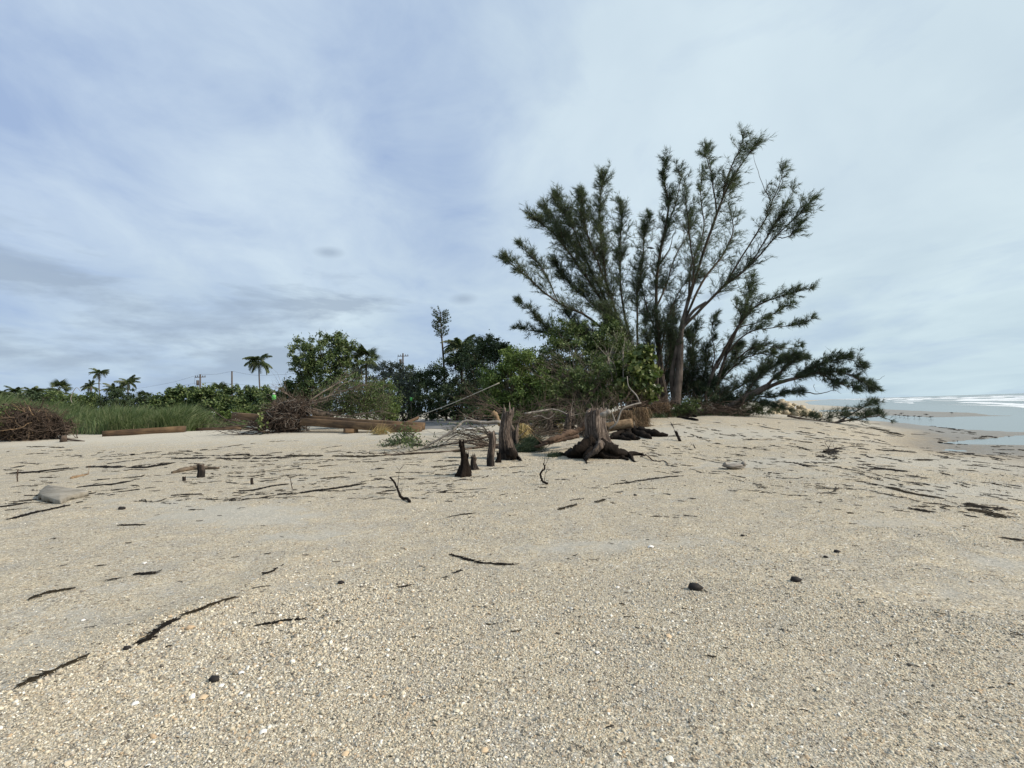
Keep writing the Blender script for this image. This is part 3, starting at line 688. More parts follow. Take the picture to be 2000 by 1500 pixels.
WR = [([(0, 925), (60, 923), (110, 917), (190, 912), (290, 913), (345, 903)], .07, 130, 'thick black seaweed band behind the thin upright stick on the left'),
      ([(125, 955), (170, 950), (230, 945), (270, 936)], .05, 110, 'dark seaweed line running behind the concrete slab to the right'),
      ([(0, 991), (40, 985), (80, 978), (180, 964)], .03, 90, 'dark seaweed line passing under the concrete slab'),
      ([(20, 1015), (70, 1001), (110, 993), (160, 981)], .02, 90, 'thin curved seaweed line just below the concrete slab'),
      ([(55, 1172), (78, 1163), (100, 1157), (150, 1149), (176, 1139)], .010, 60, 'long black seaweed strip on the open gravel at far left'),
      ([(207, 1135), (240, 1129), (260, 1125)], .008, 60, 'short seaweed strip right of the long black strip'),
      ([(270, 1122), (300, 1121), (325, 1111)], .008, 60, 'short curved seaweed strip ending at the tip of a row of strips'),
      ([(45, 1338), (80, 1322), (130, 1300), (165, 1284)], .010, 80, 'brown black seaweed strip in the bottom left corner'),
      ([(268, 1256), (286, 1252), (300, 1238), (325, 1219), (343, 1212)], .012, 120, 'thick glossy seaweed strip beside the round dark stone'),
      ([(356, 1203), (385, 1193), (415, 1181), (448, 1170)], .008, 80, 'thin seaweed strip continuing up right from the thick strip'),
      ([(472, 1147), (495, 1150), (514, 1148)], .02, 110, 'ragged triangular seaweed scrap left of centre'),
      ([(503, 1223), (540, 1217), (560, 1213), (590, 1211)], .008, 50, 'thin broken seaweed strip in the lower left gravel'),
      ([(520, 1121), (540, 1112), (556, 1102)], .008, 45, 'faint seaweed strip above the triangular scrap'),
      ([(235, 1026), (290, 1026), (350, 1023), (388, 1019)], .012, 60, 'hair thin curved seaweed line below the grey sand patch'),
      ([(560, 891), (640, 891), (700, 892), (770, 889), (850, 884), (900, 881)], .08, 100, 'long black seaweed band in front of the fallen leafy branch'),
      ([(440, 890), (480, 888), (520, 890)], .06, 60, 'short seaweed band behind the two tiny stubs'),
      ([(588, 964), (620, 958), (650, 955), (675, 951), (710, 945)], .04, 130, 'thick black seaweed strip left of the crooked stick'),
      ([(470, 960), (500, 957), (530, 950), (560, 946)], .035, 80, 'dark seaweed strip below the reddish stub'),
      ([(530, 968), (548, 966), (568, 965)], .03, 110, 'short thick seaweed clump near the end of the grey sand patch'),
      ([(630, 935), (655, 933), (676, 931)], .03, 90, 'small dark seaweed strip above the thick black strip'),
      ([(340, 896), (410, 895), (480, 896), (560, 894)], .06, 50, 'patchy seaweed line behind the driftwood lump'),
      ([(340, 968), (380, 966), (430, 966)], .03, 70, 'short broken seaweed line left of centre near grey sand'),
      ([(882, 1084), (905, 1091), (940, 1101), (975, 1103), (1010, 1104)], .012, 60, 'branching seaweed strand in the centre foreground'),
      ([(858, 1131), (880, 1125), (900, 1114)], .010, 50, 'small seaweed strand just left of the branching strand'),
      ([(1092, 996), (1130, 985), (1165, 982), (1190, 974)], .02, 60, 'faint seaweed strand below the big rooted stump'),
      ([(868, 1012), (900, 1006), (930, 1003)], .02, 40, 'faint seaweed strand below the crooked stick'),
      ([(745, 1152), (775, 1150), (800, 1144)], .012, 60, 'small seaweed scrap with a green bit in centre gravel'),
      ([(1192, 947), (1230, 943), (1280, 935), (1330, 930)], .03, 50, 'thin seaweed line right of the big stump'),
      ([(1680, 916), (1720, 916), (1765, 921)], .07, 90, 'uppermost thick seaweed band on the right'),
      ([(1738, 953), (1770, 962), (1800, 968), (1850, 976), (1900, 985)], .035, 90, 'long diagonal seaweed line on the right beach'),
      ([(1888, 986), (1920, 991), (1970, 996)], .04, 130, 'dense black seaweed clump ending the long diagonal line'),
      ([(1895, 997), (1930, 1002), (1962, 1012)], .05, 110, 'brown seaweed clump just under the dense black clump'),
      ([(1765, 990), (1790, 996), (1825, 1002)], .04, 90, 'knotted seaweed clump left of the dense black clump'),
      ([(1920, 1046), (1950, 1050), (1992, 1057)], .03, 100, 'dark seaweed clump at the right edge below the others'),
      ([(1762, 1040), (1790, 1047), (1825, 1055)], .02, 60, 'short dark seaweed line at right on smooth gravel'),
      ([(1600, 893), (1620, 886), (1645, 877)], .06, 60, 'slanting seaweed strand below the rock pile'),
      ([(1700, 835), (1730, 842), (1760, 850)], .10, 60, 'brown seaweed trail below the fallen green branch'),
      ([(1680, 877), (1720, 880), (1770, 882)], .10, 50, 'loose seaweed band left of the small puddle'),
      ([(1850, 889), (1875, 888)], .05, 60, 'small dark seaweed tuft below the small puddle'),
      ([(1775, 900), (1800, 899), (1815, 899)], .05, 80, 'flat dark seaweed strip near the wet sand'),
      ([(1830, 862), (1860, 868), (1880, 869)], .05, 30, 'tiny seaweed scraps by the pointed puddle')]
for k, (pp, w, dn, lab) in enumerate(WR):
    rng = np.random.default_rng(100 + k); pts = np.array([G(*q) for q in pp]); dd = float(np.linalg.norm(pts.mean(0)))
    g = Geo(); wrack_geo(g, pts, w * (.8 if dd < 6 else 1.0), dn * (1.2 if dd < 6 else 1.7), rng, ((.06 if dd < 6 else .03) + .004 * dd, .08 + (.016 if dd < 6 else .007) * dd), (.0012 if dd < 6 else .0022) + .00047 * dd, jit=.22 if dd < 6 else .42, gk=.38 if dd < 6 else .7)
    if g.n: tag(g.obj('seaweed_line', M['weed2'] if lab.startswith('brown') or (k % 5 == 4) else M['weed']), lab, 'seaweed', 'wrack lines across the beach')
def scraps():
    rng = np.random.default_rng(77); g = Geo(); g2 = Geo()
    # scattered short rows, most of them in the drift zones
    zones = [(0, 560, 870, 1000, 150, 1.1), (440, 900, 880, 980, 190, 1.0), (700, 1150, 860, 980, 90, .9), (1250, 1700, 825, 930, 260, .8), (1560, 1990, 830, 1010, 240, 1.1), (1150, 1500, 880, 1010, 90, .7),
             (1000, 2000, 1000, 1250, 50, .5), (0, 1000, 1000, 1250, 50, .5), (1100, 2000, 1250, 1500, 12, .4), (1820, 2000, 850, 900, 20, .7)]
    for x0, x1, y0, y1, n, k in zones:
        for _ in range(n):
            px, py = rng.uniform(x0, x1), rng.uniform(y0, y1); p = G(px, py); dd = np.linalg.norm(p[:2])
            sl = rng.normal(-.05 if px < 1200 else .14, .08); L_ = rng.uniform(5, 34) * k * (rng.choice([1, 3.0], p=[.85, .15]))
            q = G(px + L_, py + L_ * sl)
            if np.linalg.norm(q - p) > 4.5: continue
            gg = g if rng.uniform() < .7 else g2
            wrack_geo(gg, [p, (p + q) / 2, q], .006 + .0012 * dd, rng.uniform(2, 22 if dd < 7 else 40), rng, (.02 + .003 * dd, .05 + .009 * dd), (.0014 + .00048 * dd) * rng.uniform(.5, 1.15), nmin=1)
    for _ in range(34):       # long thin broken arcs
        if rng.uniform() < .62: x0, y0, x1, sl, cv = rng.uniform(-60, 560), rng.uniform(886, 985), 0, rng.normal(-.045, .02), rng.normal(0, 6); x1 = x0 + rng.uniform(200, 520)
        else: x0, y0, x1, sl, cv = rng.uniform(1380, 1700), rng.uniform(838, 960), 0, rng.normal(.13, .05), rng.normal(0, 7); x1 = x0 + rng.uniform(120, 380)
        q = [G(x0 + (x1 - x0) * f, max(842, y0 + (x1 - x0) * f * sl + cv * math.sin(f * 5) + rng.normal(0, 1.5))) for f in np.linspace(0, 1, 9)]
        q = [a_ for a_ in q if a_[1] < 24]
        if len(q) < 3: continue
        q = np.array(q); dd = np.linalg.norm(q.mean(0)[:2]); wrack_geo(g, q, .02 + .0012 * dd, rng.uniform(10, 26), rng, (.02 + .003 * dd, .05 + .008 * dd), .0014 + .0004 * dd, nmin=3)
    tag(g.obj('seaweed_scraps', M['weed'], origin=(0, 0, 0)), kind='stuff'); tag(g2.obj('seaweed_litter', M['weed2'], origin=(0, 0, 0)), kind='stuff')
scraps()

# ------------------------------------------------------------------ casuarina trees
def limb_pts(lst, n=None):
    a = [P(*q) if len(q) == 3 else np.array(q[:3]) for q in lst]
    return interp(np.array(a), n or max(6, 5 * len(lst)))
def casuarina(label, base, limbs, seed, mat='needle', dens=1.0, trunk=None, group=None, wind=(.25, 0, .15), name='pine_tree', cat='tree', extra_bare=(), barkm='pine_bark', gnd=True):
    rng = np.random.default_rng(seed); T = thing(name, base, label, cat, group)
    gt, gw, gn, gm = Geo(), Geo(), Geo(), Geo(); wind = np.array(wind)
    for lst, r0, r1 in (trunk or []):
        p = limb_pts(lst); t = np.linspace(0, 1, len(p)); n = 10
        fl = 1 + .16 * np.sin(np.arange(n)[None] * 2.2 + 3 * t[:, None]) + .05 * rng.normal(size=(len(p), n))
        tube(gt, p, r0 + (r1 - r0) * t ** .8, n, rng, 0, fl)
    for item in limbs:
        lst, r0, t0, L2, cnt = item[:5]; fz = item[5] if len(item) > 5 else 1.0
        p = limb_pts(lst, 22); p[3:] += np.cumsum(rng.normal(0, .02, (len(p) - 3, 3)), 0); t = np.linspace(0, 1, len(p))
        tube(gm, p, r0 * .78 * (1 - t) ** .9 + .008, 6, rng, .08)
        seg = np.linalg.norm(np.diff(p, axis=0), axis=1); tot = seg.sum(); dirs = unit(np.gradient(p, axis=0))
        n2 = int(cnt * dens * 2.0); t0 = t0 * .55; tt = t0 + (1 - t0) * rng.uniform(0, 1, n2) ** 1.2; idx = tt * (len(p) - 1); i0 = np.minimum(idx.astype(int), len(p) - 2); f = (idx - i0)[:, None]
        A = p[i0] * (1 - f) + p[i0 + 1] * f; ld = dirs[i0]
        ph = rng.uniform(0, 6.28, 2); kp2 = (.5 + .5 * np.sin(tt * 23 + ph[0]) * np.sin(tt * 11 + ph[1]) > rng.uniform(.1, .8, n2)) | (rng.uniform(0, 1, n2) < .3)
        A, ld, tt = A[kp2], ld[kp2], tt[kp2]; n2 = len(A)
        d2 = unit(ld * .8 + rng.normal(0, .62, (n2, 3)) * np.array([1.1, 1, .8]) + np.array([0, 0, .34]) + wind * .5)
        l2 = L2 * (1.55 - 1.12 * tt) * rng.uniform(.35, 1.2, n2) * np.where(rng.uniform(0, 1, n2) < .15, 1.35, 1)
        prev = A; pts = [A]; dd = d2.copy()
        for k in range(3):
            dd = unit(dd + rng.normal(0, .16, (n2, 3)) + np.array([0, 0, .04]) + wind * .08); nx = prev + dd * (l2 / 3)[:, None]
            twigs(gw, prev, nx, .016 * (1 - k * .28), .016 * (1 - (k + 1) * .28)); pts.append(nx); prev = nx
        PT = np.stack(pts, 1)
        n3 = 11; m = n2 * n3; sel = np.repeat(np.arange(n2), n3); u = .12 + .88 * rng.uniform(0, 1, m); iu = np.minimum((u * 3).astype(int), 2); fu = (u * 3 - iu)[:, None]
        B = PT[sel, iu] * (1 - fu) + PT[sel, iu + 1] * fu; sd_ = unit(PT[sel, iu + 1] - PT[sel, iu])
        d3 = unit(sd_ + rng.normal(0, .62, (m, 3)) + np.array([0, 0, .12]) + wind * .35); l3 = (.16 + .26 * L2 * .4) * rng.uniform(.4, 1.2, m)
        # leave out whole sprays so the sky shows through
        kp = rng.uniform(0, 1, m) < .9; B, d3, l3 = B[kp], d3[kp], l3[kp]; m = len(B)
        C2 = B + d3 * l3[:, None]; twigs(gw, B[::2], C2[::2], .006, .004)
        n4 = int(13 * fz); k4 = m * n4; sel = np.repeat(np.arange(m), n4); u = rng.uniform(0, 1, k4)[:, None]
        Q = B[sel] * (1 - u) + C2[sel] * u
        ds = unit(d3[sel] * .75 + rng.normal(0, .30, (k4, 3)) + np.array([0, 0, -.22]) + wind * .9)
        strands(gn, Q, ds, rng.uniform(.10, .32, k4), .0128, rng)
    for lst, r0 in extra_bare:
        p = limb_pts(lst, 14); p[2:] += np.cumsum(rng.normal(0, .02, (len(p) - 2, 3)), 0); tube(gm, p, np.linspace(r0, .006, len(p)), 5, rng, .1)
    gt.obj('trunk', M[barkm], T, True)
    gm.obj('limbs', M['twig'], T, True)
    if gw.n: gw.obj('twigs', M['twig'], T)
    if gn.n:
        if gnd: pass
        gn.obj('crown', M[mat], T)
    return T
Y = 30.0
def b(px, Y, dz=0): return tuple(on(px, Y, dz))
# big right-hand tree: its trunk is the pale fluted one
A0 = on(1318, 30.0)
casuarina('tall multi stemmed Australian pine with thick pale trunk, highest tips against the sky', A0,
  [([(1329, 650, 30), (1345, 590, 30), (1380, 478, 29.5), (1411, 390, 29), (1429, 350, 28.7), (1462, 300, 28.5), (1482, 276, 28.4)], .13, .30, 1.5, 62),
   ([(1411, 390, 29), (1420, 340, 28.6), (1437, 290, 28.4), (1445, 266, 28.2)], .05, .1, 1.1, 26),
   ([(1400, 420, 29.2), (1392, 350, 29.6), (1384, 310, 29.8), (1380, 286, 30)], .05, .2, .9, 30),
   ([(1345, 590, 30), (1350, 520, 30.6), (1376, 450, 31), (1372, 380, 31.5), (1378, 330, 31.8)], .08, .35, 1.3, 46),
   ([(1345, 590, 30), (1352, 540, 29.2), (1345, 450, 28.8), (1337, 400, 28.6), (1330, 345, 28.5)], .07, .3, 1.2, 42),
   ([(1330, 642, 30), (1373, 548, 31), (1410, 500, 31.5), (1432, 450, 32), (1425, 390, 32.3), (1440, 345, 32.5)], .09, .35, 1.3, 46),
   ([(1331, 642, 30), (1380, 593, 29.6), (1415, 558, 29.3), (1464, 520, 29), (1520, 464, 28.6), (1562, 422, 28.3), (1588, 392, 28)], .12, .38, 1.5, 64),
   ([(1464, 520, 29), (1500, 460, 29), (1530, 410, 28.7), (1553, 372, 28.5)], .05, .25, 1.1, 34),
   ([(1415, 558, 29.3), (1462, 480, 28.4), (1488, 436, 28), (1506, 394, 27.8), (1524, 350, 27.6), (1530, 322, 27.5)], .055, .52, .85, 24, .7),
   ([(1506, 394, 27.8), (1500, 370, 27.7), (1496, 350, 27.6)], .02, .2, .5, 6, .5),
   ([(1520, 464, 28.6), (1545, 460, 28.2), (1568, 440, 28)], .03, .2, .8, 16)],
  1, trunk=[([(1318, 792, 30), (1325, 740, 30), (1329, 690, 30), (1331, 642, 30), (1342, 596, 30), (1350, 560, 30.2)], .31, .06),
            ([(1318, 792, 30.3), (1312, 740, 30.2), (1320, 690, 30.1), (1330, 650, 30), (1352, 610, 29.8), (1380, 590, 29.6)], .17, .07)], wind=(.28, 0, .12),
  extra_bare=[([(1506, 394, 27.8), (1490, 360, 27.6), (1478, 320, 27.4), (1477, 290, 27.4)], .02), ([(1300, 765, 29.8), (1290, 730, 29.6), (1282, 700, 29.4)], .06)])
B0 = on(1296, 31.5)
casuarina('narrow dark Australian pine standing upright in the middle of the pine clump', B0,
  [([(1284, 653, 31), (1281, 572, 31), (1290, 485, 30.6), (1299, 443, 30.4), (1305, 397, 30.2), (1298, 345, 30), (1304, 294, 30)], .13, .22, .85, 84),
   ([(1290, 485, 30.6), (1310, 430, 31), (1325, 380, 31.4), (1330, 340, 31.6), (1322, 322, 31.8)], .05, .35, .8, 26),
   ([(1282, 600, 31), (1300, 560, 32), (1318, 500, 32.5), (1345, 455, 33), (1352, 420, 33)], .08, .3, 1.1, 40),
   ([(1290, 690, 31), (1306, 620, 32), (1330, 560, 32.5), (1370, 540, 33)], .08, .2, 1.2, 44),
   ([(1284, 653, 31), (1262, 600, 31.8), (1246, 540, 32), (1250, 500, 32)], .07, .3, 1.1, 44),
   ([(1290, 700, 31), (1285, 650, 30), (1276, 600, 29.6)], .07, .1, 1.3, 46), ([(1296, 730, 31), (1310, 680, 30.4), (1300, 640, 30)], .06, .1, 1.3, 44)],
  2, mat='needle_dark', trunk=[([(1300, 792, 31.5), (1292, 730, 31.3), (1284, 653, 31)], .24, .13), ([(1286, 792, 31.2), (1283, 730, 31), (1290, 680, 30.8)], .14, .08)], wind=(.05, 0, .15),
  extra_bare=[([(1288, 516, 30.8), (1304, 490, 30.6), (1313, 466, 30.4), (1319, 457, 30.3)], .05), ([(1288, 505, 30.7), (1276, 492, 30.5), (1262, 489, 30.4)], .025)])
C0 = on(1240, 30.5)
casuarina('broad windswept Australian pine fanning out to the left of the clump', C0,
  [([(1238, 700, 30.4), (1190, 610, 30), (1130, 520, 29.6), (1085, 460, 29.3), (1040, 422, 29)], .14, .30, 1.45, 84),
   ([(1200, 620, 30), (1150, 520, 30.4), (1120, 450, 30.6), (1098, 410, 30.7), (1090, 380, 30.8)], .09, .22, 1.3, 74),
   ([(1220, 660, 30.2), (1187, 560, 29.8), (1175, 480, 29.6), (1172, 410, 29.4), (1180, 350, 29.3)], .11, .25, 1.35, 88),
   ([(1235, 680, 30.4), (1215, 580, 31), (1210, 490, 31.4), (1216, 440, 31.5), (1216, 396, 31.6)], .09, .28, 1.15, 64),
   ([(1245, 680, 30.5), (1245, 580, 31.5), (1256, 500, 32), (1258, 450, 32.2), (1266, 420, 32.3)], .08, .3, 1.0, 52),
   ([(1225, 690, 30), (1150, 620, 29.2), (1090, 590, 28.8), (1040, 545, 28.6), (1010, 520, 28.5), (986, 503, 28.4)], .09, .38, .95, 52, .85),
   ([(1090, 590, 28.8), (1060, 530, 29), (1030, 500, 29), (1014, 482, 29)], .04, .2, .75, 24, .85),
   ([(1150, 520, 30.4), (1120, 480, 31), (1080, 440, 31.6), (1060, 410, 32)], .06, .2, 1.2, 50),
   ([(1187, 560, 29.8), (1150, 470, 29), (1140, 420, 28.8), (1135, 385, 28.6)], .06, .25, 1.1, 46),
   ([(1200, 640, 30.8), (1150, 590, 31.5), (1110, 560, 32), (1080, 520, 32)], .06, .2, 1.4, 56),
   ([(1230, 700, 30), (1210, 650, 29.3), (1180, 600, 29)], .08, .1, 1.4, 60), ([(1235, 720, 30), (1170, 670, 29.6), (1120, 640, 29.4)], .08, .1, 1.3, 56),
   ([(1235, 720, 30.5), (1130, 670, 30), (1070, 640, 30), (1040, 610, 30), (1014, 592, 30)], .06, .45, .7, 34, .9),
   ([(1130, 670, 30), (1080, 655, 30.3), (1040, 645, 30.5), (1008, 641, 30.6)], .04, .35, .55, 22, .8)],
  3, dens=1.6, trunk=[([(1245, 795, 30.5), (1240, 740, 30.5), (1232, 680, 30.3), (1205, 620, 30)], .26, .13), ([(1262, 795, 30.8), (1256, 740, 30.7), (1246, 670, 30.6)], .18, .1), ([(1230, 795, 30), (1226, 740, 30), (1220, 690, 30)], .14, .09)], wind=(-.12, 0, .18))
D0 = on(1376, 32)
casuarina('smaller Australian pine at the right of the clump with long level boughs', D0,
  [([(1400, 710, 31.8), (1443, 635, 31), (1478, 597, 30.6), (1520, 576, 30.2), (1560, 562, 29.8), (1583, 556, 29.6)], .09, .35, .75, 50, .85),
   ([(1443, 635, 31), (1462, 590, 31.5), (1470, 560, 31.7), (1473, 536, 31.8)], .05, .1, .85, 40),
   ([(1420, 690, 31.5), (1460, 650, 30.5), (1506, 663 - 20, 30), (1550, 636, 29.6), (1586, 622, 29.4)], .05, .4, .55, 34, .85),
   ([(1400, 720, 31.8), (1430, 660, 33), (1448, 620, 33.5), (1440, 590, 33.8)], .06, .2, 1.0, 40),
   ([(1440, 700, 31), (1480, 675, 30.5), (1530, 676, 30), (1568, 672, 29.8)], .05, .3, .55, 32, .85),
   ([(1390, 730, 32), (1395, 680, 32), (1390, 640, 32), (1398, 612, 32)], .04, .3, .55, 26),
   ([(1410, 740, 31.6), (1450, 700, 31.2), (1490, 690, 31), (1520, 700, 30.8)], .06, .2, .9, 44),
   ([(1440, 640, 31), (1490, 625, 31.2), (1530, 600, 31.4), (1552, 590, 31.5)], .04, .3, .6, 28, .85)],
  4, trunk=[([(1376, 795, 32), (1385, 750, 32), (1402, 705, 31.8)], .13, .09), ([(1395, 795, 32.5), (1400, 750, 32.3), (1416, 700, 31.8), (1443, 635, 31)], .10, .07)], wind=(.35, 0, .05))
G0 = on(1355, 33.5)
casuarina('dense low Australian pine filling the gap behind the pale trunk', G0,
  [([(1355, 770, 33.5), (1352, 730, 33.5), (1350, 690, 33.5), (1345, 660, 33.5)], .07, .0, 1.1, 80), ([(1360, 770, 33.5), (1375, 720, 34), (1378, 680, 34)], .07, .0, 1.1, 80),
   ([(1370, 780, 33), (1405, 740, 33), (1430, 700, 33), (1440, 680, 33)], .07, .0, 1.0, 90), ([(1380, 790, 32.5), (1430, 765, 32.5), (1475, 740, 32.5), (1500, 715, 32.5)], .07, .0, .95, 90),
   ([(1400, 790, 32), (1440, 780, 31.6), (1480, 765, 31.4)], .06, .0, .8, 70), ([(1330, 780, 34), (1320, 720, 35), (1310, 660, 35)], .07, .0, 1.2, 90), ([(1290, 780, 34), (1270, 700, 34.5), (1262, 610, 35)], .07, .1, 1.3, 110), ([(1300, 770, 33), (1310, 680, 33), (1312, 600, 33)], .07, .1, 1.1, 90), ([(1340, 770, 33.5), (1352, 690, 34), (1362, 630, 34)], .06, .1, .9, 60), ([(1250, 770, 32.5), (1215, 680, 32.5), (1180, 600, 33)], .07, .1, 1.3, 110), ([(1230, 770, 32), (1160, 680, 32), (1110, 610, 32)], .07, .2, 1.2, 90), ([(1270, 780, 33), (1225, 700, 34), (1200, 640, 34.5)], .07, .2, 1.3, 90), ([(1345, 785, 32.6), (1372, 765, 32.4), (1390, 750, 32.4)], .05, .0, .8, 50)],
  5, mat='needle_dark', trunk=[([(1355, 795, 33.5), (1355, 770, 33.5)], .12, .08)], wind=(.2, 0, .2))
E0 = on(1428, 30.2)
casuarina('toppled Australian pine leaning far out to the right over the beach', E0,
  [([(1500, 755, 29.6), (1557, 738, 29), (1600, 730, 28.6), (1640, 730, 28.3), (1680, 745, 28.1), (1712, 762, 28)], .10, .30, .55, 90),
   ([(1500, 750, 29.6), (1515, 738, 29.3), (1548, 708, 29), (1575, 697, 28.8)], .11, .30, .5, 30),
   ([(1557, 738, 29), (1600, 715, 28.6), (1640, 705, 28.3), (1672, 708, 28.1), (1690, 722, 28)], .06, .1, .6, 60),
   ([(1600, 730, 28.6), (1640, 745, 28.2), (1675, 755, 28)], .05, .1, .4, 26),
   ([(1480, 775, 29.8), (1512, 774, 29.4), (1540, 767, 29.2), (1570, 766, 29)], .06, .15, .45, 26),
   ([(1450, 780, 30), (1480, 735, 30), (1510, 715, 30), (1530, 700, 30)], .06, .1, .55, 50),
   ([(1440, 790, 30), (1470, 785, 29.6), (1505, 790, 29.4), (1540, 800, 29.2)], .05, .1, .4, 30),
   ([(1540, 715, 29), (1545, 700, 29), (1555, 690, 29)], .03, .0, .6, 26)],
  6, mat='needle_dark', trunk=[([(1420, 797, 30.2), (1450, 778, 30), (1500, 752, 29.6)], .17, .11), ([(1430, 800, 30.4), (1470, 772, 29.8), (1515, 750, 29.4), (1557, 738, 29)], .14, .08)], wind=(.4, 0, .0),
  extra_bare=[([(1570, 766, 29), (1600, 767, 28.8), (1630, 762, 28.6), (1648, 767, 28.5)], .035), ([(1690, 745, 28.1), (1712, 738, 28), (1727, 732, 27.9)], .015), ([(1590, 750, 28.8), (1592, 762, 28.7), (1600, 767, 28.7)], .012)])
F_Y = G(1600, 822)[1]
pF = lambda px, py: G(px, py, .05)
f0 = G(1540, 813)
casuarina('fallen green pine branch lying on the sand at the right end of the clump', f0,
  [([(1625, 826, F_Y * .97), (1650, 820, F_Y * .97), (1690, 797, F_Y * .97), (1708, 790, F_Y * .98), (1722, 782, F_Y * .98)], .06, .35, .45, 20, .8),
   ([(1640, 824, F_Y * .96), (1680, 818, F_Y * .95), (1715, 815, F_Y * .95), (1740, 822, F_Y * .95)], .05, .2, .4, 18, .8),
   ([(1600, 820, F_Y), (1625, 812, F_Y), (1650, 806, F_Y)], .035, .2, .5, 14, .8), ([(1660, 822, F_Y * .96), (1690, 812, F_Y * .96), (1712, 800, F_Y * .96)], .04, .3, .4, 12, .8),
   ([(1560, 815, F_Y * 1.02), (1580, 812, F_Y), (1600, 815, F_Y)], .03, .2, .4, 12, .8)],
  7, mat='needle_dark', trunk=[([(1538, 812, F_Y * 1.0), (1580, 820, F_Y * .99), (1625, 826, F_Y * .97), (1650, 821, F_Y * .97)], .07, .05)], wind=(.1, 0, .15), name='fallen_branch', cat='branch')

# ------------------------------------------------------------------ broadleaf trees and bushes
def bush(name, label, Y, ells, n, ls, mat, seed, cat='bush', group=None, depth=1.0, stems=5, up=.5, clump=.2, hang=0.0, asp=.5, twigm='twig', bare=0, wild=0.0):
    rng = np.random.default_rng(seed); E = []
    for e in ells:
        cx, cy, rx, ry = e[:4]; dy = e[4] if len(e) > 4 else 0
        c = P(cx, cy, Y + dy); E.append((c, np.array([rx, min(rx, ry) * depth, ry]) * (Y + dy) / F))
    base = np.array([E[0][0][0], Y, Hs(E[0][0][0], Y)]); T = thing(name, base, label, cat, group)
    area = np.array([e[1][0] * e[1][2] for e in E]); pr = area / area.sum()
    gl, gt = Geo(), Geo(); R0 = float(np.sqrt(area.mean()))
    ncl = max(14, int(area.sum() / (clump * R0) ** 2 * 1.6)); ncl = min(ncl, 420)
    w = rng.choice(len(E), ncl, p=pr); d = unit(rng.normal(size=(ncl, 3))); rad = rng.uniform(.25, 1.0, ncl) ** .5 * (1 + wild * rng.normal(0, .12, ncl))
    CC = np.array([E[k][0] for k in w]) + d * rad[:, None] * np.array([E[k][1] for k in w])
    gz = H(CC[:, 0], CC[:, 1]); CC[:, 2] = np.maximum(CC[:, 2], gz + .1)
    cr = clump * R0 * rng.uniform(.55, 1.35, ncl)
    k = rng.choice(ncl, n); pt = CC[k] + rng.normal(0, .55, (n, 3)) * cr[k][:, None] * np.array([1, 1, .8])
    outd = unit(pt - CC[k]); ctr = np.array([E[q][0] for q in w])[k]
    dd = unit(outd * .7 + rng.normal(0, .55, (n, 3)) + np.array([0, 0, up * .4 - hang])); nn = unit(np.array([0, 0, 1.0]) * up + unit(pt - ctr) * .5 + rng.normal(0, .5, (n, 3)))
    ok = pt[:, 2] > H(pt[:, 0], pt[:, 1]) + .02; pt, dd, nn = pt[ok], dd[ok], nn[ok]; m = len(pt); l = ls * rng.uniform(.6, 1.35, m)
    leaves(gl, pt, dd, nn, l, l * asp)
    # stems from the base to clumps
    sb = base + np.stack([rng.normal(0, .25 * R0, stems), rng.normal(0, .2 * R0, stems), np.full(stems, -.1)], -1)
    for j in range(min(ncl, 60 + stems * 4)):
        a = sb[j % stems]; q = CC[j]; mid = a * .5 + q * .5 + rng.normal(0, .1 * R0, 3); mid[2] = max(mid[2], a[2] + .15)
        p = interp([a, mid, q], 7); r = .035 * R0 if j < stems * 2 else .014 * R0
        tube(gt, p, np.linspace(min(r, .11), .006, 7), 4, rng, .1)
    if bare:
        j = rng.choice(ncl, bare); A = CC[j]; B = A + unit(d[j] + rng.normal(0, .5, (bare, 3)) + np.array([0, 0, .5])) * R0 * rng.uniform(.2, .5, bare)[:, None]
        twigs(gt, A, B, .014, .003)
    gt.obj('stems', M[twigm], T, True); gl.obj('foliage', M[mat], T)
    return T
gB = 'trees and bushes behind the beach'
# centre mass
bush('green_bush', 'bright green leafy bush just behind the tall left stump', 27.2, [(990, 735, 44, 52), (1020, 705, 40, 38), (962, 750, 28, 44), (1040, 765, 48, 40, -.5), (1000, 792, 70, 24, -.5)], 17000, .13, 'leaf_bright', 31, clump=.24, wild=1)
bush('leafy_tree', 'dark green leafy tree under the left fan of the pine', 28.6, [(1120, 690, 60, 55), (1165, 655, 45, 38), (1075, 700, 40, 42), (1190, 700, 48, 60), (1100, 650, 32, 28)], 17000, .13, 'leaf_mid', 32, 'tree', wild=1)
bush('green_bush', 'low green bush behind the row of broken posts', 26.4, [(1100, 770, 60, 32), (1150, 770, 50, 30), (1060, 785, 50, 24), (1190, 760, 40, 36)], 13000, .12, 'leaf_bright', 33, bare=120, wild=1)
bush('green_bush', 'mid green thicket filling in behind the bright bush and grey spray', 29.4, [(1040, 735, 50, 60), (975, 770, 55, 42), (1090, 745, 50, 50), (1010, 800, 70, 20), (935, 790, 40, 26)], 16000, .13, 'leaf_mid', 93, clump=.22, wild=1)
bush('green_bush', 'leafy shoots half covering the spray of bare grey branches', 25.7, [(1115, 740, 34, 26), (1150, 765, 40, 24), (1075, 765, 34, 26), (1175, 720, 26, 28), (1130, 790, 50, 14)], 5200, .12, 'leaf_mid', 94, clump=.2, bare=30, wild=1.3)
bush('sea_grape_bush', 'sea grape bush with big pale round leaves right of the big stump', 25.6, [(1235, 730, 42, 38), (1265, 755, 30, 34), (1215, 765, 40, 28), (1250, 700, 26, 20)], 5200, .24, 'leaf_grape', 34, asp=.85, clump=.25, bare=60, wild=1)
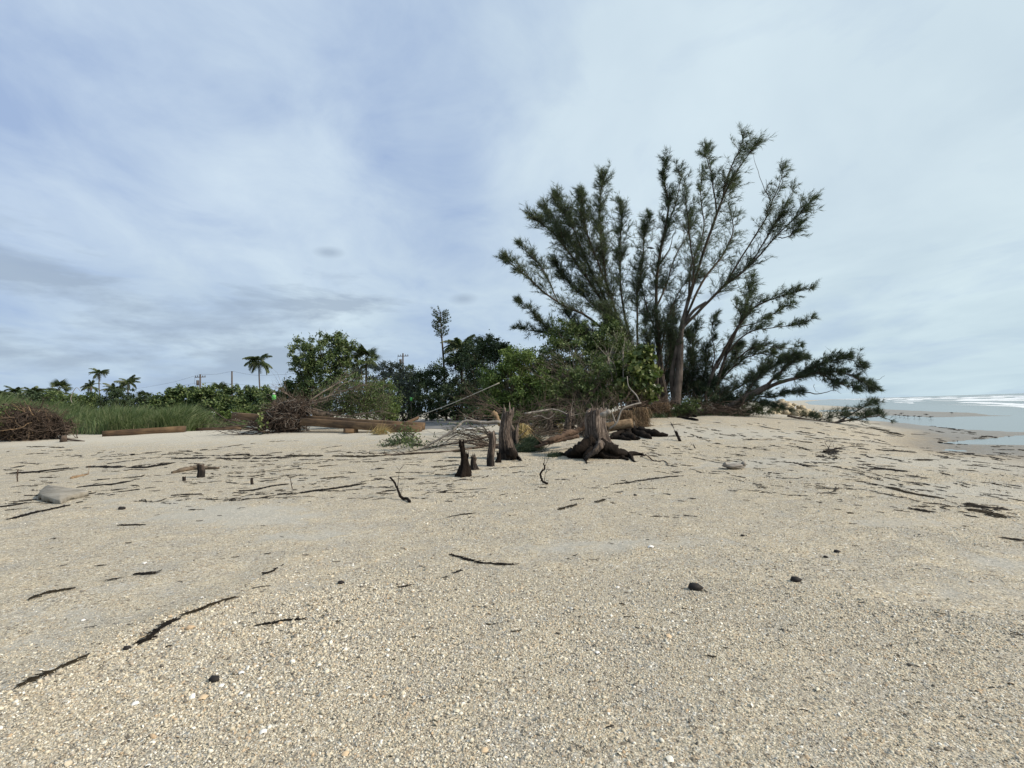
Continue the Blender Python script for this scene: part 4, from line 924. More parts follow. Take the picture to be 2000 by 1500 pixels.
bush('scrub_bush', 'dry brownish scrub in the middle of the thicket', 27.6, [(1150, 735, 65, 40), (1205, 690, 40, 45), (1120, 715, 45, 30)], 6500, .10, 'leaf_mid', 35, bare=260, twigm='gray_twig', wild=1)
bush('dark_tree', 'round topped dark tree with feathery top left of the pines', 34, [(962, 675, 34, 26), (950, 715, 45, 48), (985, 700, 30, 30)], 11000, .15, 'leaf_dark', 36, 'tree', bare=60, wild=1)
bush('dark_tree', 'tall dark tree wall behind the road with the small spiky pine over it', 40, [(905, 735, 48, 62), (870, 760, 50, 50), (925, 690, 30, 30), (895, 695, 30, 28), (850, 790, 60, 30)], 20000, .17, 'leaf_dark', 37, 'tree', wild=1)
bush('dark_tree', 'dark flat topped thicket right of the grey bush', 42, [(795, 750, 30, 34), (830, 765, 40, 42), (815, 740, 30, 28), (850, 735, 30, 22), (800, 790, 40, 26)], 13000, .17, 'leaf_dark', 38, 'bush', bare=50, wild=1)
bush('dark_tree', 'dark foliage closing the far end of the road behind the bright bush', 38, [(940, 770, 50, 42), (900, 790, 50, 24), (1000, 770, 50, 45)], 12000, .16, 'leaf_dark', 39, 'bush', wild=1)
bush('gray_bush', 'silvery grey green bush beside the dark trees', 35, [(765, 765, 38, 48), (735, 735, 38, 30), (790, 745, 22, 35), (770, 725, 26, 18), (760, 800, 35, 20)], 13000, .13, 'leaf_gray', 40, clump=.22, wild=1)
bush('broad_tree', 'tall spreading tree with drooping leaves above the fallen tree', 38, [(630, 700, 52, 42), (665, 680, 40, 28), (600, 700, 34, 40), (680, 725, 34, 34), (620, 745, 50, 26), (655, 662, 22, 12)], 15000, .22, 'leaf_mid', 41, 'tree', hang=.5, bare=160, asp=.4, wild=1.5)
bush('green_bush', 'yellow green bush at the leafy end of the fallen tree', 30, [(745, 775, 30, 34), (765, 795, 24, 26), (720, 770, 30, 26), (700, 790, 40, 22)], 10000, .12, 'leaf_bright', 42, clump=.25, wild=1)
bush('sea_grape_bush', 'rounded sea grape bush left of the spreading tree', 40, [(565, 775, 40, 38), (590, 760, 32, 30), (545, 790, 45, 25), (610, 790, 36, 26)], 11000, .19, 'leaf_mid', 43, asp=.8, wild=1)
bush('sea_grape_bush', 'low sea grape bush under the lone coconut palm', 43, [(500, 782, 40, 30), (470, 794, 42, 26), (525, 788, 30, 30), (492, 764, 10, 10), (490, 806, 45, 18)], 11000, .19, 'leaf_mid', 44, asp=.8, wild=1)
bush('sea_grape_bush', 'sea grape bush below the two utility poles', 45, [(430, 780, 40, 27), (400, 778, 32, 26), (455, 778, 28, 22), (415, 800, 55, 18), (460, 802, 30, 18)], 11000, .19, 'leaf_mid', 45, asp=.8, wild=1)
bush('sea_grape_bush', 'sea grape bush at the left end of the yellow green hedge', 47, [(350, 782, 36, 27), (325, 788, 28, 24), (380, 780, 30, 26), (352, 764, 14, 12), (310, 800, 34, 18), (360, 805, 50, 16)], 11000, .20, 'leaf_mid', 46, asp=.8, wild=1)
bush('dark_bush', 'dark bush in the gap between grass and sea grape', 56, [(285, 790, 26, 20), (270, 788, 22, 20), (305, 790, 18, 20), (285, 806, 40, 16)], 6500, .22, 'leaf_dark', 47, wild=1)
bush('dark_bush', 'dark palmetto thicket below the two curved palms', 55, [(220, 790, 34, 26), (245, 786, 26, 26), (195, 794, 30, 24), (222, 768, 14, 14), (225, 810, 50, 16)], 11000, .24, 'leaf_dark', 48, asp=.3, wild=1.5)
bush('green_bush', 'mid green bush behind the grass left of the bent bare branch', 54, [(145, 790, 38, 22), (110, 790, 34, 24), (165, 785, 26, 20), (130, 808, 55, 16)], 11000, .22, 'leaf_mid', 49, wild=1)
bush('dark_bush', 'dark bush at the far left skyline', 58, [(60, 782, 36, 18), (95, 782, 30, 18), (30, 785, 40, 20), (50, 800, 60, 16)], 10000, .24, 'leaf_dark', 50, wild=1)
bush('dark_bush', 'dark bush cut by the left edge of the view', 60, [(-20, 775, 40, 14), (-60, 770, 40, 18)], 4000, .25, 'leaf_dark', 51, wild=1)
bush('green_bush', 'low bright ground bush between the grass and the stacked timber', 36, [(440, 813, 26, 12), (400, 815, 30, 12), (470, 812, 20, 10), (375, 818, 22, 10)], 6500, .12, 'leaf_bright', 52, wild=1)
bush('green_bush', 'dark green creeper mound behind the root plate', 37, [(510, 800, 36, 18), (545, 800, 30, 20), (480, 802, 26, 14)], 8000, .13, 'leaf_mid', 53, wild=1)
bush('low_bush', 'low feathery dark bush at the foot of the pale pine trunk', 28.6, [(1345, 795, 26, 14), (1330, 800, 18, 10)], 3500, .12, 'leaf_mid', 54, asp=.2, wild=1)
bush('dark_bush', 'dark thicket at the base of the toppled pine', 31, [(1420, 790, 40, 22), (1460, 792, 40, 20), (1385, 785, 36, 26), (1500, 800, 30, 12)], 10000, .12, 'leaf_dark', 55, asp=.3, bare=60, wild=1)
bush('dark_bush', 'dark undergrowth behind the pine trunks', 35, [(1300, 760, 60, 40), (1250, 760, 50, 45), (1350, 770, 40, 30), (1200, 740, 50, 50)], 14000, .14, 'leaf_dark', 56, wild=1)
bush('dark_bush', 'dark shadowy bush far left of the pine clump behind the posts', 31, [(1060, 740, 50, 50), (1110, 740, 45, 45), (1170, 740, 50, 45)], 12000, .14, 'leaf_dark', 57, wild=1)
for k, (px, Yb, w, h, lab) in enumerate(((-90, 62, 60, 20, 'far dark bush outside the left edge'), (2300, 400, 40, 4, 'x'))):
    if lab != 'x': bush('dark_bush', lab, Yb, [(px, 775, w, h)], 3000, .25, 'leaf_dark', 90 + k)

# bare grey branches lying through the thicket
def bare_branches(name, label, seeds, roots, tips, n, r0, seed, mat='gray_twig', cat='branch', sub=5):
    rng = np.random.default_rng(seed); g = Geo(); base = None
    for k in range(n):
        a = roots[rng.integers(len(roots))]; t = tips[rng.integers(len(tips))]
        A = P(*a) + rng.normal(0, .12, 3); B = P(*t) + rng.normal(0, .35, 3); mid = (A + B) / 2 + rng.normal(0, .18, 3) + np.array([0, 0, .12])
        p = interp([A, mid, B], 9); r = r0 * rng.uniform(.4, 1); tube(g, p, np.linspace(r, .005, 9), 4, rng, .1)
        i = rng.integers(2, 8, sub); d = unit((B - A)[None] / np.linalg.norm(B - A) + rng.normal(0, .4, (sub, 3))); l = rng.uniform(.2, .9, sub)[:, None]
        twigs(g, p[i], p[i] + d * l, r * .35, .003); q = p[i] + d * l; d2 = unit(d + rng.normal(0, .4, (sub, 3)))
        twigs(g, q, q + d2 * l * .6, .004, .002)
    o = g.obj(name, M[mat]); return tag(o, label, cat)
bare_branches('bare_branches', 'spray of bare grey branches slanting down through the green thicket', None, [(1195, 790, 25.8), (1180, 780, 26), (1160, 790, 25.6)], [(1060, 700, 26.6), (1080, 690, 26.8), (1045, 735, 26), (1100, 680, 27), (1040, 715, 26.4)], 30, .017, 61, 'dark_twig')
bare_branches('dead_branches', 'tangle of thin brown twigs lying left of the tall stump', None, [(985, 805, 22), (970, 812, 21.5)], [(905, 785, 22), (895, 800, 22), (915, 775, 22.5), (900, 812, 21)], 18, .02, 62, 'brown_root')
bare_branches('bare_branches', 'bare twisted stem with grey bark standing in the thicket', None, [(1205, 745, 25.6), (1209, 740, 25.6)], [(1203, 690, 25.8), (1206, 700, 25.4)], 3, .05, 63)
bare_branches('dead_branches', 'dead branches crossed low behind the broken posts', None, [(1020, 800, 23), (1070, 815, 22.5), (1120, 800, 23), (1010, 825, 21)], [(1090, 800, 23), (1140, 810, 22.5), (1060, 790, 23.5), (1110, 830, 21.5)], 26, .04, 64, 'brown_root')
bare_branches('dead_branches', 'reddish dead brush under the sea grape beside the root mats', None, [(1210, 800, 24.5), (1250, 790, 25), (1290, 800, 26.5)], [(1240, 760, 25), (1270, 770, 25.5), (1200, 770, 24.6), (1300, 775, 27), (1310, 790, 27.5)], 40, .025, 65, 'brown_root')
bare_branches('dead_branches', 'reddish brown dead brush under the toppled pine', None, [(1370, 806, 29.3), (1400, 808, 29), (1440, 810, 28.6)], [(1390, 795, 29.4), (1440, 798, 29), (1470, 802, 28.6), (1350, 800, 29.6)], 60, .02, 66, 'brown_root')

bare_branches('dead_branches', 'dark low tangle of twigs between the tall stump and the big stump', None, [(1015, 860, 18.5), (1040, 850, 19.5), (1060, 845, 20.5), (1000, 850, 19)], [(1060, 815, 20.5), (1090, 822, 20.5), (1035, 815, 20), (1120, 830, 19.5), (1020, 825, 19)], 46, .028, 67, 'twig')
bare_branches('dead_branches', 'brown brush filling the space behind the big stump', None, [(1150, 850, 19.5), (1180, 840, 20), (1130, 845, 20)], [(1140, 800, 21.5), (1200, 800, 21.5), (1170, 790, 22), (1110, 815, 21)], 44, .03, 68, 'twig')
bare_branches('dead_branches', 'thin leafless twigs lying on sand left of the post shaped stump', None, [(955, 866, 18.2), (940, 858, 18.8), (965, 850, 19.2)], [(900, 868, 18.5), (880, 862, 19), (905, 850, 19.5), (925, 840, 19.8)], 26, .022, 69, 'twig')
bush('green_bush', 'low leafy tangle behind the slanted slab and dead fronds', 21.5, [(1030, 830, 36, 22), (1070, 815, 34, 16), (1000, 815, 24, 16), (1140, 818, 30, 14)], 6500, .11, 'leaf_mid', 92, bare=70, wild=1)
# ------------------------------------------------------------------ palms, spiky pine
def frond_mesh(L_, droop, rng, nl=26, name='frond'):
    g = Geo(); t = np.linspace(0, 1, 9); p = np.stack([L_ * t * (1 - .18 * droop * t), 0 * t, L_ * (.45 * t - (.35 + droop) * t ** 2.1)], -1)
    tube(g, p, np.linspace(.03, .008, 9) * L_ / 2, 4)
    u = np.repeat(np.linspace(.14, 1, nl), 2); sg = np.tile([1, -1], nl); C = np.stack([np.interp(u, t, p[:, k]) for k in range(3)], -1)
    ln = L_ * .34 * np.sin(PI * np.clip(u * .85 + .12, 0, 1)) ** .6 * rng.uniform(.8, 1.1, len(u)); d = unit(np.stack([.6 + 0 * u, sg * .8, -.35 - .5 * rng.uniform(0, 1, len(u))], -1))
    e = C + d * ln[:, None]; e[:, 2] -= ln * .25; w = np.array([.036, 0, .014]) * L_ / 1.5
    V = np.stack([C - w, C + w, C + d * ln[:, None] * .6 + w * .8, e, C + d * ln[:, None] * .6 - w * .8], 1).reshape(-1, 3); b_ = np.arange(len(u))[:, None] * 5
    g.add(V, b_ + np.array([[0, 1, 2, 4]]), b_ + np.array([[4, 2, 3]])); return g.mesh(name, M['palm'])
def fan_mesh(L_, rng):
    g = Geo(); t = np.linspace(0, 1, 5); p = np.stack([L_ * .55 * t, 0 * t, L_ * (.2 * t - .15 * t ** 2)], -1); tube(g, p, .012 * L_, 4); c = p[-1]
    a = np.linspace(-1.9, 1.9, 22); d = unit(np.stack([np.cos(a), np.sin(a), -.15 - .35 * np.abs(a) / 2], -1)); ln = L_ * .55 * (1 - .12 * np.abs(a)); A = np.repeat(c[None], 22, 0)
    s = unit(np.cross(d, [[0, 0, 1]])) * .028 * L_; m_ = A + d * (ln * .55)[:, None]; e = A + d * ln[:, None]; e[:, 2] -= .14 * L_
    V = np.stack([A, m_ + s, e, m_ - s], 1).reshape(-1, 3); b_ = np.arange(22)[:, None] * 4; g.add(V, b_ + np.array([[0, 1, 2, 3]])); return g.mesh('fan_frond', M['palm'])
_rp = np.random.default_rng(8)
FR = [frond_mesh(1, dr, _rp) for dr in (.15, .35, .6, .9)]; FN = [fan_mesh(1, _rp) for _ in range(2)]
def palm(label, px, pyt, Y, Lf, nf, seed, lean=0, kind='feather', pyb=None, r=.14, windx=.0, lowest=-.9, base_off=0, coll=True):
    rng = np.random.default_rng(seed); top = P(px, pyt, Y); bx = top[0] + lean; base = np.array([bx, Y, Hs(bx, Y)])
    T = thing('palm_tree', base, label, 'palm tree', 'palm trees on the skyline'); g = Geo()
    p = interp([base - [0, 0, .2], (base + top) / 2 + np.array([-.25 * lean, 0, 0]), top], 16); r *= .62; rr = np.linspace(r * 1.3, r * .8, 16); rr[::2] *= 1.08
    tube(g, p, rr, 8); g.obj('trunk', M['pole'], T, True)
    nf = int(nf * 1.5)
    for k in range(nf):
        me = FR[int(np.clip(rng.normal(1.5, 1), 0, 3))] if kind == 'feather' else FN[k % 2]
        az = 2.4 * k + rng.normal(0, .2); el = rng.uniform(lowest, .95) if kind == 'feather' else rng.uniform(-.7, 1.3)
        o = link('frond', me, tuple(top - base), T); s = Lf * rng.uniform(.8, 1.1); o.scale = (s, s, s)
        dx = math.cos(az) * math.cos(el) + windx; dy = math.sin(az) * math.cos(el); dz = math.sin(el)
        o.rotation_euler = (rng.normal(0, .25), -math.atan2(dz, math.hypot(dx, dy)), math.atan2(dy, dx))
    return T
palm('lone coconut palm with drooping fronds left of the spreading tree', 505, 706, 46, 1.25, 15, 1, lean=.5, r=.10)
palm('tall thin palm with ragged windblown crown at left', 193, 729, 62, 1.1, 13, 2, lean=.5, r=.10, windx=.3)
palm('dark coconut palm right of the tall thin palm', 250, 747, 58, 1.2, 15, 3, lean=.0, r=.12)
palm('short bushy palm just left of the tall thin palm', 178, 755, 60, 1.0, 15, 4, windx=-.4)
palm('fan palm with round crown at far left', 115, 762, 56, 1.3, 20, 5, kind='fan')
palm('squat palm on the skyline near the left edge', 30, 767, 60, 1.3, 14, 6, windx=.4)
palm('broad low palm right of the squat skyline palm', 65, 768, 60, 1.4, 16, 7, windx=.3)
palm('half hidden palm at the left edge', 4, 768, 58, 1.2, 12, 8)
palm('small palm in the dark thicket by the dark coconut palm', 222, 762, 57, 1.2, 16, 9)
palm('small dark palm left of the sea grape hedge', 282, 778, 58, 1.0, 14, 10, kind='fan')
palm('cabbage palm with round fan crown right of the spreading tree', 715, 702, 39, 1.25, 26, 11, kind='fan')
palm('palm top poking from the dark trees beside the spiky pine', 900, 680, 41, 1.5, 16, 12)
palm('fan palm behind the utility poles', 425, 768, 52, 1.3, 18, 13, kind='fan')
palm('fan palm behind the low sea grape bush', 472, 770, 52, 1.2, 18, 14, kind='fan')
def spiky():
    rng = np.random.default_rng(9); Yp = 42; base = on(872, Yp); T = thing('norfolk_pine', base, 'slender spiky pine with tufted whorled branches above the dark trees', 'tree'); g, gl = Geo(), Geo()
    tr = np.array([base, P(866, 700, Yp), P(862, 650, Yp), P(860, 612, Yp)]); p = interp(tr, 30); tube(g, p, np.linspace(.12, .03, 30), 6)
    for z in np.linspace(.60, 1, 15):
        c = p[int(z * 29)]; L_ = .62 + .28 * (z - .6) / .4
        for a in rng.uniform(0, 6.28, 5):
            l = L_ * rng.uniform(.6, 1.1); d = np.array([math.cos(a), math.sin(a), .38]); tips = [c + d * l * f for f in (.45, .7, 1.0)]
            tube(g, interp([c, c + d * l * .5 - [0, 0, .05], tips[-1]], 5), np.linspace(.022, .01, 5), 4)
            for q in tips[1 if z < .7 else 0:]:
                n = 18; dd = unit(rng.normal(size=(n, 3)) + np.array([0, 0, .5]) + d * .4); strands(gl, np.repeat(q[None], n, 0) + rng.normal(0, .03, (n, 3)), dd, rng.uniform(.07, .15, n), .04, rng)
    g.obj('trunk', M['twig'], T, True); gl.obj('crown', M['leaf_dark'], T)
spiky()

# ------------------------------------------------------------------ tall grass
def grass():
    rng = np.random.default_rng(12); g = Geo()
    n = 76000; px = rng.uniform(-160, 478, n); Yg = 30.6 + 17 * rng.uniform(0, 1, n) ** 1.6
    x = (px - 1000) / F * Yg; front = 31.5 - 1.2 * np.sin(x * .5) - .07 * (x + 28)
    front = np.where(px > 370, front + 2, front)
    ok = Yg > front + rng.normal(0, .25, n); x, Yg, px = x[ok], Yg[ok], px[ok]; n = len(x)
    z = H(x, Yg); hgt = 1.35 * (1.15 + .35 * np.sin(x * .8) * np.sin(Yg * .6 + x * .3) + .2 * np.sin(x * 2.3)) * (1 - .6 * sm(340, 450, px)) * rng.uniform(.45, 1.1, n) * (1 - .35 * sm(1.2, 0, Yg - front[ok]))
    lean = np.stack([.30 + .35 * rng.normal(size=n), .3 * rng.normal(size=n)], -1) * hgt[:, None]; w = rng.uniform(.012, .026, n)
    A = np.stack([x, Yg, z - .03], -1); B = A + np.stack([lean[:, 0] * .3, lean[:, 1] * .3, hgt * .6], -1); C = A + np.stack([lean[:, 0], lean[:, 1], hgt * (1 - .25 * np.abs(lean[:, 0]) / hgt)], -1)
    an = rng.uniform(-.7, .7, n); s = np.stack([np.cos(an), np.sin(an), 0 * an], -1) * w[:, None]
    V = np.stack([A - s * .6, A + s * .6, B + s, C, B - s], 1).reshape(-1, 3); b_ = np.arange(n)[:, None] * 5
    g.add(V, b_ + np.array([[0, 1, 2, 4]]), b_ + np.array([[4, 2, 3]])); tag(g.obj('tall_grass', M['grass'], origin=(0, 0, 0)), kind='stuff')
grass()
def litter():      # low weeds and leaf litter under the clump
    rng = np.random.default_rng(14); g = Geo(); n = 26000
    px = rng.uniform(1000, 1460, n); Yy = 27.5 + rng.uniform(0, 1, n) * 9; x = (px - 1000) / F * Yy; ok = shore(x, Yy) < -8.7 + rng.normal(0, .4, n); ok &= (px < 1300) | (Yy > 29.4 + .2 * rng.normal(size=n)); ok &= (px > 1020) | (Yy > 40)
    x, Yy = x[ok], Yy[ok]; n = len(x); A = np.stack([x, Yy, H(x, Yy)], -1); strands(g, A, unit(rng.normal(0, .5, (n, 3)) + [0, 0, 1]), rng.uniform(.08, .45, n), .03, rng)
    tag(g.obj('undergrowth', M['leaf_dark'], origin=(0, 0, 0)), kind='stuff')
litter()

# ------------------------------------------------------------------ poles, wires, signs, pale pipe
def upole(label, px, pyt, Y, cross=True, trans=False, side=1):
    base = on(px, Y); top = P(px, pyt, Y); top[0] = base[0] + (top[0] - base[0]); T = thing('utility_pole', base, label, 'utility pole', 'utility poles inland'); g = Geo(); s = Y / 90
    tube(g, [base - [0, 0, .3], top], [.17 * s, .13 * s], 8); g.obj('pole', M['pole'], T, True)
    if cross:
        g = Geo(); box(g, top - [0, 0, .5 * s], (1.9 * s, .12 * s, .12 * s)); g.obj('crossarm', M['pole'], T)
        for k in (-.85, -.45, .45, .85):
            g = Geo(); tube(g, [top + [k * s, 0, -.44 * s], top + [k * s, 0, -.2 * s]], .05 * s, 6); g.obj('insulator', M['wire'], T)
    if trans:
        g = Geo(); c = top + [-.45 * s * side, 0, -1.5 * s]; tube(g, [c - [0, 0, .45 * s], c + [0, 0, .45 * s]], .22 * s, 8); g.obj('transformer', M['pole'], T, True)
        g = Geo(); tube(g, interp([top + [-.9 * s * side, 0, -.5 * s], top + [-1.0 * s, 0, -1.6 * s], top + [-.5 * s, 0, -2.6 * s]], 8), .02 * s, 4); g.obj('drop_wire', M['wire'], T)
    return top
t1 = upole('utility pole with crossarm and hanging gear, left of the plain pole', 391, 731, 92, True, True)
t2 = upole('plain thin utility pole left of the lone coconut palm', 453, 725, 86, False)
t3 = upole('short utility pole with crossarm poking above the grey bush', 787, 690, 60, True, True)
def wire(label, pts, r=.016):
    g = Geo(); tube(g, interp(pts, 14), r, 3); tag(g.obj('power_line', M['wire']), label, 'cable', 'power lines inland')
wire('long wire rising from the left skyline to the crossarm pole', [P(250, 762, 110), P(330, 748, 100), t1])
wire('short wire between the crossarm pole and the plain pole', [t1, (t1 + t2) / 2 - [0, 0, .25], t2])
wire('wire running right from the plain pole past the coconut palm', [t2, P(505, 733, 78), P(600, 728, 70)])
wire('lower wire crossing behind both poles', [P(330, 757, 100), P(391, 748, 93), P(453, 749, 87), P(520, 757, 78)])
def sign(label, px, py0, py1, w, Y, white):
    base = on(px, Y); T = thing('site_sign', base, label, 'sign', 'green tags among the bushes'); g = Geo(); a, c = P(px, py0, Y), P(px, py1, Y); wm = w * Y / F
    tube(g, [base - [0, 0, .1], P(px, py1, Y)], .02, 6); g.obj('post', M['pole'], T)
    g = Geo(); box(g, (a + c) / 2, (wm, .015, a[2] - c[2])); g.obj('green_panel', M['tag_green'], T)
    if white: g = Geo(); box(g, a + [0, 0, .055], (wm * .6, .02, .10)); g.obj('white_cap', M['tag_white'], T)
sign('bright green tag with white top sticking up behind the root plate', 535, 771, 781, 8, 29.5, True)
sign('small green tag half hidden at the edge of the grey bush', 803, 776, 783, 4.5, 32, False)
g = Geo(); pa, pb = P(814, 814, 29.5), P(975, 748, 25.5); tube(g, interp([pa, (pa + pb) / 2 - [0, 0, .06], pb], 12), .022, 6)
tag(g.obj('leaning_pole', M['pipe'], smooth=True), 'long thin pale pole leaning from the road up into the bright bush', 'pole')
for px, w in ((416, 12), (455, 8)):
    g = Geo(); a = P(px, 806.5, 41); box(g, a, (w * .041, .1, .2)); box(g, a - [0, 0, .3], (w * .030, .08, .5)); tag(g.obj('white_board', M['car']), 'small white board in the green behind the grass, %s one' % ('left' if px < 430 else 'right'), 'board', 'white boards behind the grass')

# ------------------------------------------------------------------ timbers
def beam(A, B, w, h, label, parent=None, seed=0, group='heavy sawn timbers washed onto the sand', roll=0.0):
    A, B = np.array(A, float), np.array(B, float); Ln = float(np.linalg.norm(B - A)); rng = np.random.default_rng(seed); g = Geo(); c = .012
    prof = np.array([(-w / 2 + c, -h / 2), (w / 2 - c, -h / 2), (w / 2, -h / 2 + c), (w / 2, h / 2 - c), (w / 2 - c, h / 2), (-w / 2 + c, h / 2), (-w / 2, h / 2 - c), (-w / 2, -h / 2 + c)])
    n = 12; V = []
    for k in range(n):
        xx = Ln * (k / (n - 1) - .5); j = rng.normal(0, .0025, (8, 2)); V += [(xx, p_[0], p_[1]) for p_ in prof + j]
    V += [(-Ln / 2, 0, 0), (Ln / 2, 0, 0)]; q = [(a * 8 + b_, a * 8 + (b_ + 1) % 8, (a + 1) * 8 + (b_ + 1) % 8, (a + 1) * 8 + b_) for a in range(n - 1) for b_ in range(8)]
    t = [(n * 8, (b_ + 1) % 8, b_) for b_ in range(8)] + [(n * 8 + 1, (n - 1) * 8 + b_, (n - 1) * 8 + (b_ + 1) % 8) for b_ in range(8)]
    g.add(V, q, t); o = link('timber_beam', g.mesh('timber_beam', M['timber']), (A + B) / 2)
    d = (B - A) / Ln; o.rotation_euler = (Matrix(((d[0], 0, 0), (d[1], 0, 0), (d[2], 0, 0))).to_3x3() and Vector(d).to_track_quat('X', 'Z').to_euler()); return tag(o, label, 'timber', group)
hb = .33
a, b_ = on(202, 27.6), on(362, 28.6); beam(a + [0, 0, hb / 2 - .03], b_ + [0, 0, hb / 2 + .02], .3, hb, 'single long brown timber lying on sand in front of the tall grass', seed=1)
a, b_ = on(385, 31.5), on(470, 31.2); beam(a + [0, 0, .07], b_ + [0, 0, .10], .2, .22, 'half buried timber between the single long timber and the root plate', seed=2)
Yb = G(700, 846)[1]
def PB(px, py, Y_): return P(px, py, Y_)
beam(P(456, 812, Yb + 4.2), P(640, 824, Yb + 3.0), .32, .36, 'raised end of a dark timber sticking out left of the root plate', seed=3)
beam(P(590, 823.5, Yb + 1.0), P(822, 840, Yb - .6), .32, .36, 'front timber of the stack, thickest and lowest', seed=4)
beam(P(610, 820, Yb + 1.8), P(828, 832.5, Yb + .3), .30, .34, 'back timber of the stack with its squared end on the road side', seed=5)
beam(P(600, 817, Yb + 1.45), P(783, 830, Yb - .1), .25, .28, 'thin middle timber of the stack lying between the other two', seed=6)
beam(P(785, 829, Yb + 1.6), P(817, 815.5, Yb + 3.2), .12, .13, 'short pale timber sticking up at an angle behind the stack', seed=7)
a = G(700, 846); beam(P(672, 841, Yb - .1), P(698, 842, Yb + .3), .2, .2, 'short timber block supporting the stack from below', seed=8)

# ------------------------------------------------------------------ root plates and fallen tree
def root_mass(g, c, R, n, rng, r=(.008, .035), zmin=True, wild=.35, k=8):
    c = np.asarray(c)
    for _ in range(n):
        d = unit(rng.normal(size=3)); a = c + d * R * rng.uniform(.35, 1.0); t = unit(np.cross(d, rng.normal(size=3))) + d * rng.uniform(-.4, .5); p = [a]
        for i in range(k):
            t = unit(t + rng.normal(0, wild, 3) - .22 * ((p[-1] - c) / R)); p.append(p[-1] + t * R.mean() * rng.uniform(.08, .24))
        p = np.array(p); gz = H(p[:, 0], p[:, 1]); p[:, 2] = np.maximum(p[:, 2], gz + .01); rr = rng.uniform(*r) if rng.uniform() > .12 else r[1] * 1.6
        tube(g, interp(p, 10), np.linspace(rr, rr * .25, 10), 3, rng, .12, cap=False)
def radial(g, c, R, n, rng, r0=.03):
    for _ in range(n):
        d = unit(rng.normal(size=3) * [1, .8, .9] + [0, -.2, .15]); a = np.asarray(c) + d * R * .35; Ln = R.mean() * rng.uniform(.5, 1.25); p = [a]; t = d.copy()
        for i in range(6):
            t = unit(t + rng.normal(0, .22, 3) + [0, 0, -.05]); p.append(p[-1] + t * Ln / 6)
        p = np.array(p); p[:, 2] = np.maximum(p[:, 2], H(p[:, 0], p[:, 1]) + .01); r_ = r0 * rng.uniform(.35, 1); tube(g, interp(p, 9), np.linspace(r_, .004, 9), 4, rng, .15)
        k = rng.integers(2, 7, 3); e = p[k] + unit(rng.normal(size=(3, 3)) + t) * rng.uniform(.1, .35, (3, 1)); twigs(g, p[k], e, .006, .003)
def soil_core(T, c, R, rng, name='soil'):
    g = Geo(); rock(g, np.asarray(c), np.asarray(R), rng, ICO3, .35); g.obj(name, M['soil'], T, True)
rng = np.random.default_rng(41)
c = G(40, 862); c = c + [-.3, .8, 0]; T = thing('uprooted_root_mass', c, 'large dark tangle of uprooted roots at the left edge of the beach', 'roots'); s = c[1] / F
cc = c + [.1, 0, .85]
g = Geo(); root_mass(g, cc + [0, 0, -.05], np.array([1.6, .8, .95]), 600, rng, (.005, .022)); root_mass(g, cc + [0, 0, -.1], np.array([1.5, .8, .75]), 90, rng); root_mass(g, cc + [-1.2, 0, .2], np.array([1.3, .8, .95]), 300, rng, (.005, .025)); root_mass(g, cc + [1.5, 0, -.35], np.array([.9, .5, .40]), 160, rng, (.005, .022)); radial(g, cc, np.array([1.7, .8, 1.0]), 90, rng, .04); radial(g, cc + [1.2, 0, -.3], np.array([1.3, .6, .6]), 50, rng, .04); g.obj('roots', M['brown_root'], T, True)
g = Geo(); root_mass(g, cc, np.array([1.5, .85, .75]), 60, rng, (.012, .03)); radial(g, cc, np.array([1.7, .9, 1.0]), 30, rng, .035); g.obj('pale_roots', M['tan_root'], T, True)
soil_core(T, cc + [-.1, .15, -.2], (1.4, .5, .75), rng); soil_core(T, cc + [-1.6, .3, -.05], (1.1, .45, .8), rng)
g = Geo(); tube(g, interp([cc + [.9, 0, -.1], G(118, 853) + [0, 0, .15], G(128, 861) + [0, 0, .1], G(165, 862)], 14), np.linspace(.13, .03, 14), 7, rng, .15); tube(g, interp([cc + [1.2, 0, -.1], P(105, 832, c[1]), P(128, 836, c[1] - .2), P(138, 840, c[1] - .2)], 10), np.linspace(.06, .015, 10), 6, rng, .1)
tube(g, [G(124, 863), G(124, 863) + [0.02, 0, .3]], [.16, .10], 8, rng, .2); tube(g, interp([G(128, 858), P(130, 848, c[1] - .4), P(140, 846, c[1] - .4)], 6), np.linspace(.03, .01, 6), 5); g.obj('trunk', M['brown_root'], T, True)
gl = Geo(); n = 900; pt = cc + [-1.6, -.3, .3] + rng.normal(0, .35, (n, 3)) * [1.3, .8, .8]; leaves(gl, pt, unit(rng.normal(size=(n, 3))), unit(rng.normal(size=(n, 3)) + [0, 0, 1]), .12, .07); gl.obj('leaves', M['leaf_mid'], T)
# root plate of the fallen tree
c0 = G(548, 846); c = c0 + [0, .7, 0]; T = thing('fallen_tree', c, 'fallen tree with upturned brown root plate and bare grey crown lying over the timbers', 'tree'); cc = c + [0, 0, .85]; Yf = c[1]
g = Geo(); root_mass(g, cc + [0, 0, -.1], np.array([1.15, .6, .95]), 700, rng, (.004, .02)); root_mass(g, cc + [0, 0, -.1], np.array([1.2, .65, 1.0]), 120, rng, (.01, .03)); root_mass(g, cc + [.5, 0, .45], np.array([1.2, .5, .45]), 140, rng, (.008, .03)); root_mass(g, cc + [-.9, 0, -.5], np.array([.9, .5, .2]), 90, rng, (.008, .03)); radial(g, cc, np.array([1.3, .7, 1.1]), 110, rng, .035); radial(g, cc + [-.6, 0, -.5], np.array([1.7, .6, .5]), 50, rng, .03); g.obj('roots', M['brown_root'], T, True)
g = Geo(); radial(g, cc, np.array([1.3, .8, 1.1]), 36, rng, .025); root_mass(g, cc + [.15, -.1, 0], np.array([1.1, .6, .8]), 60, rng, (.01, .022)); g.obj('pale_roots', M['gray_twig'], T, True)
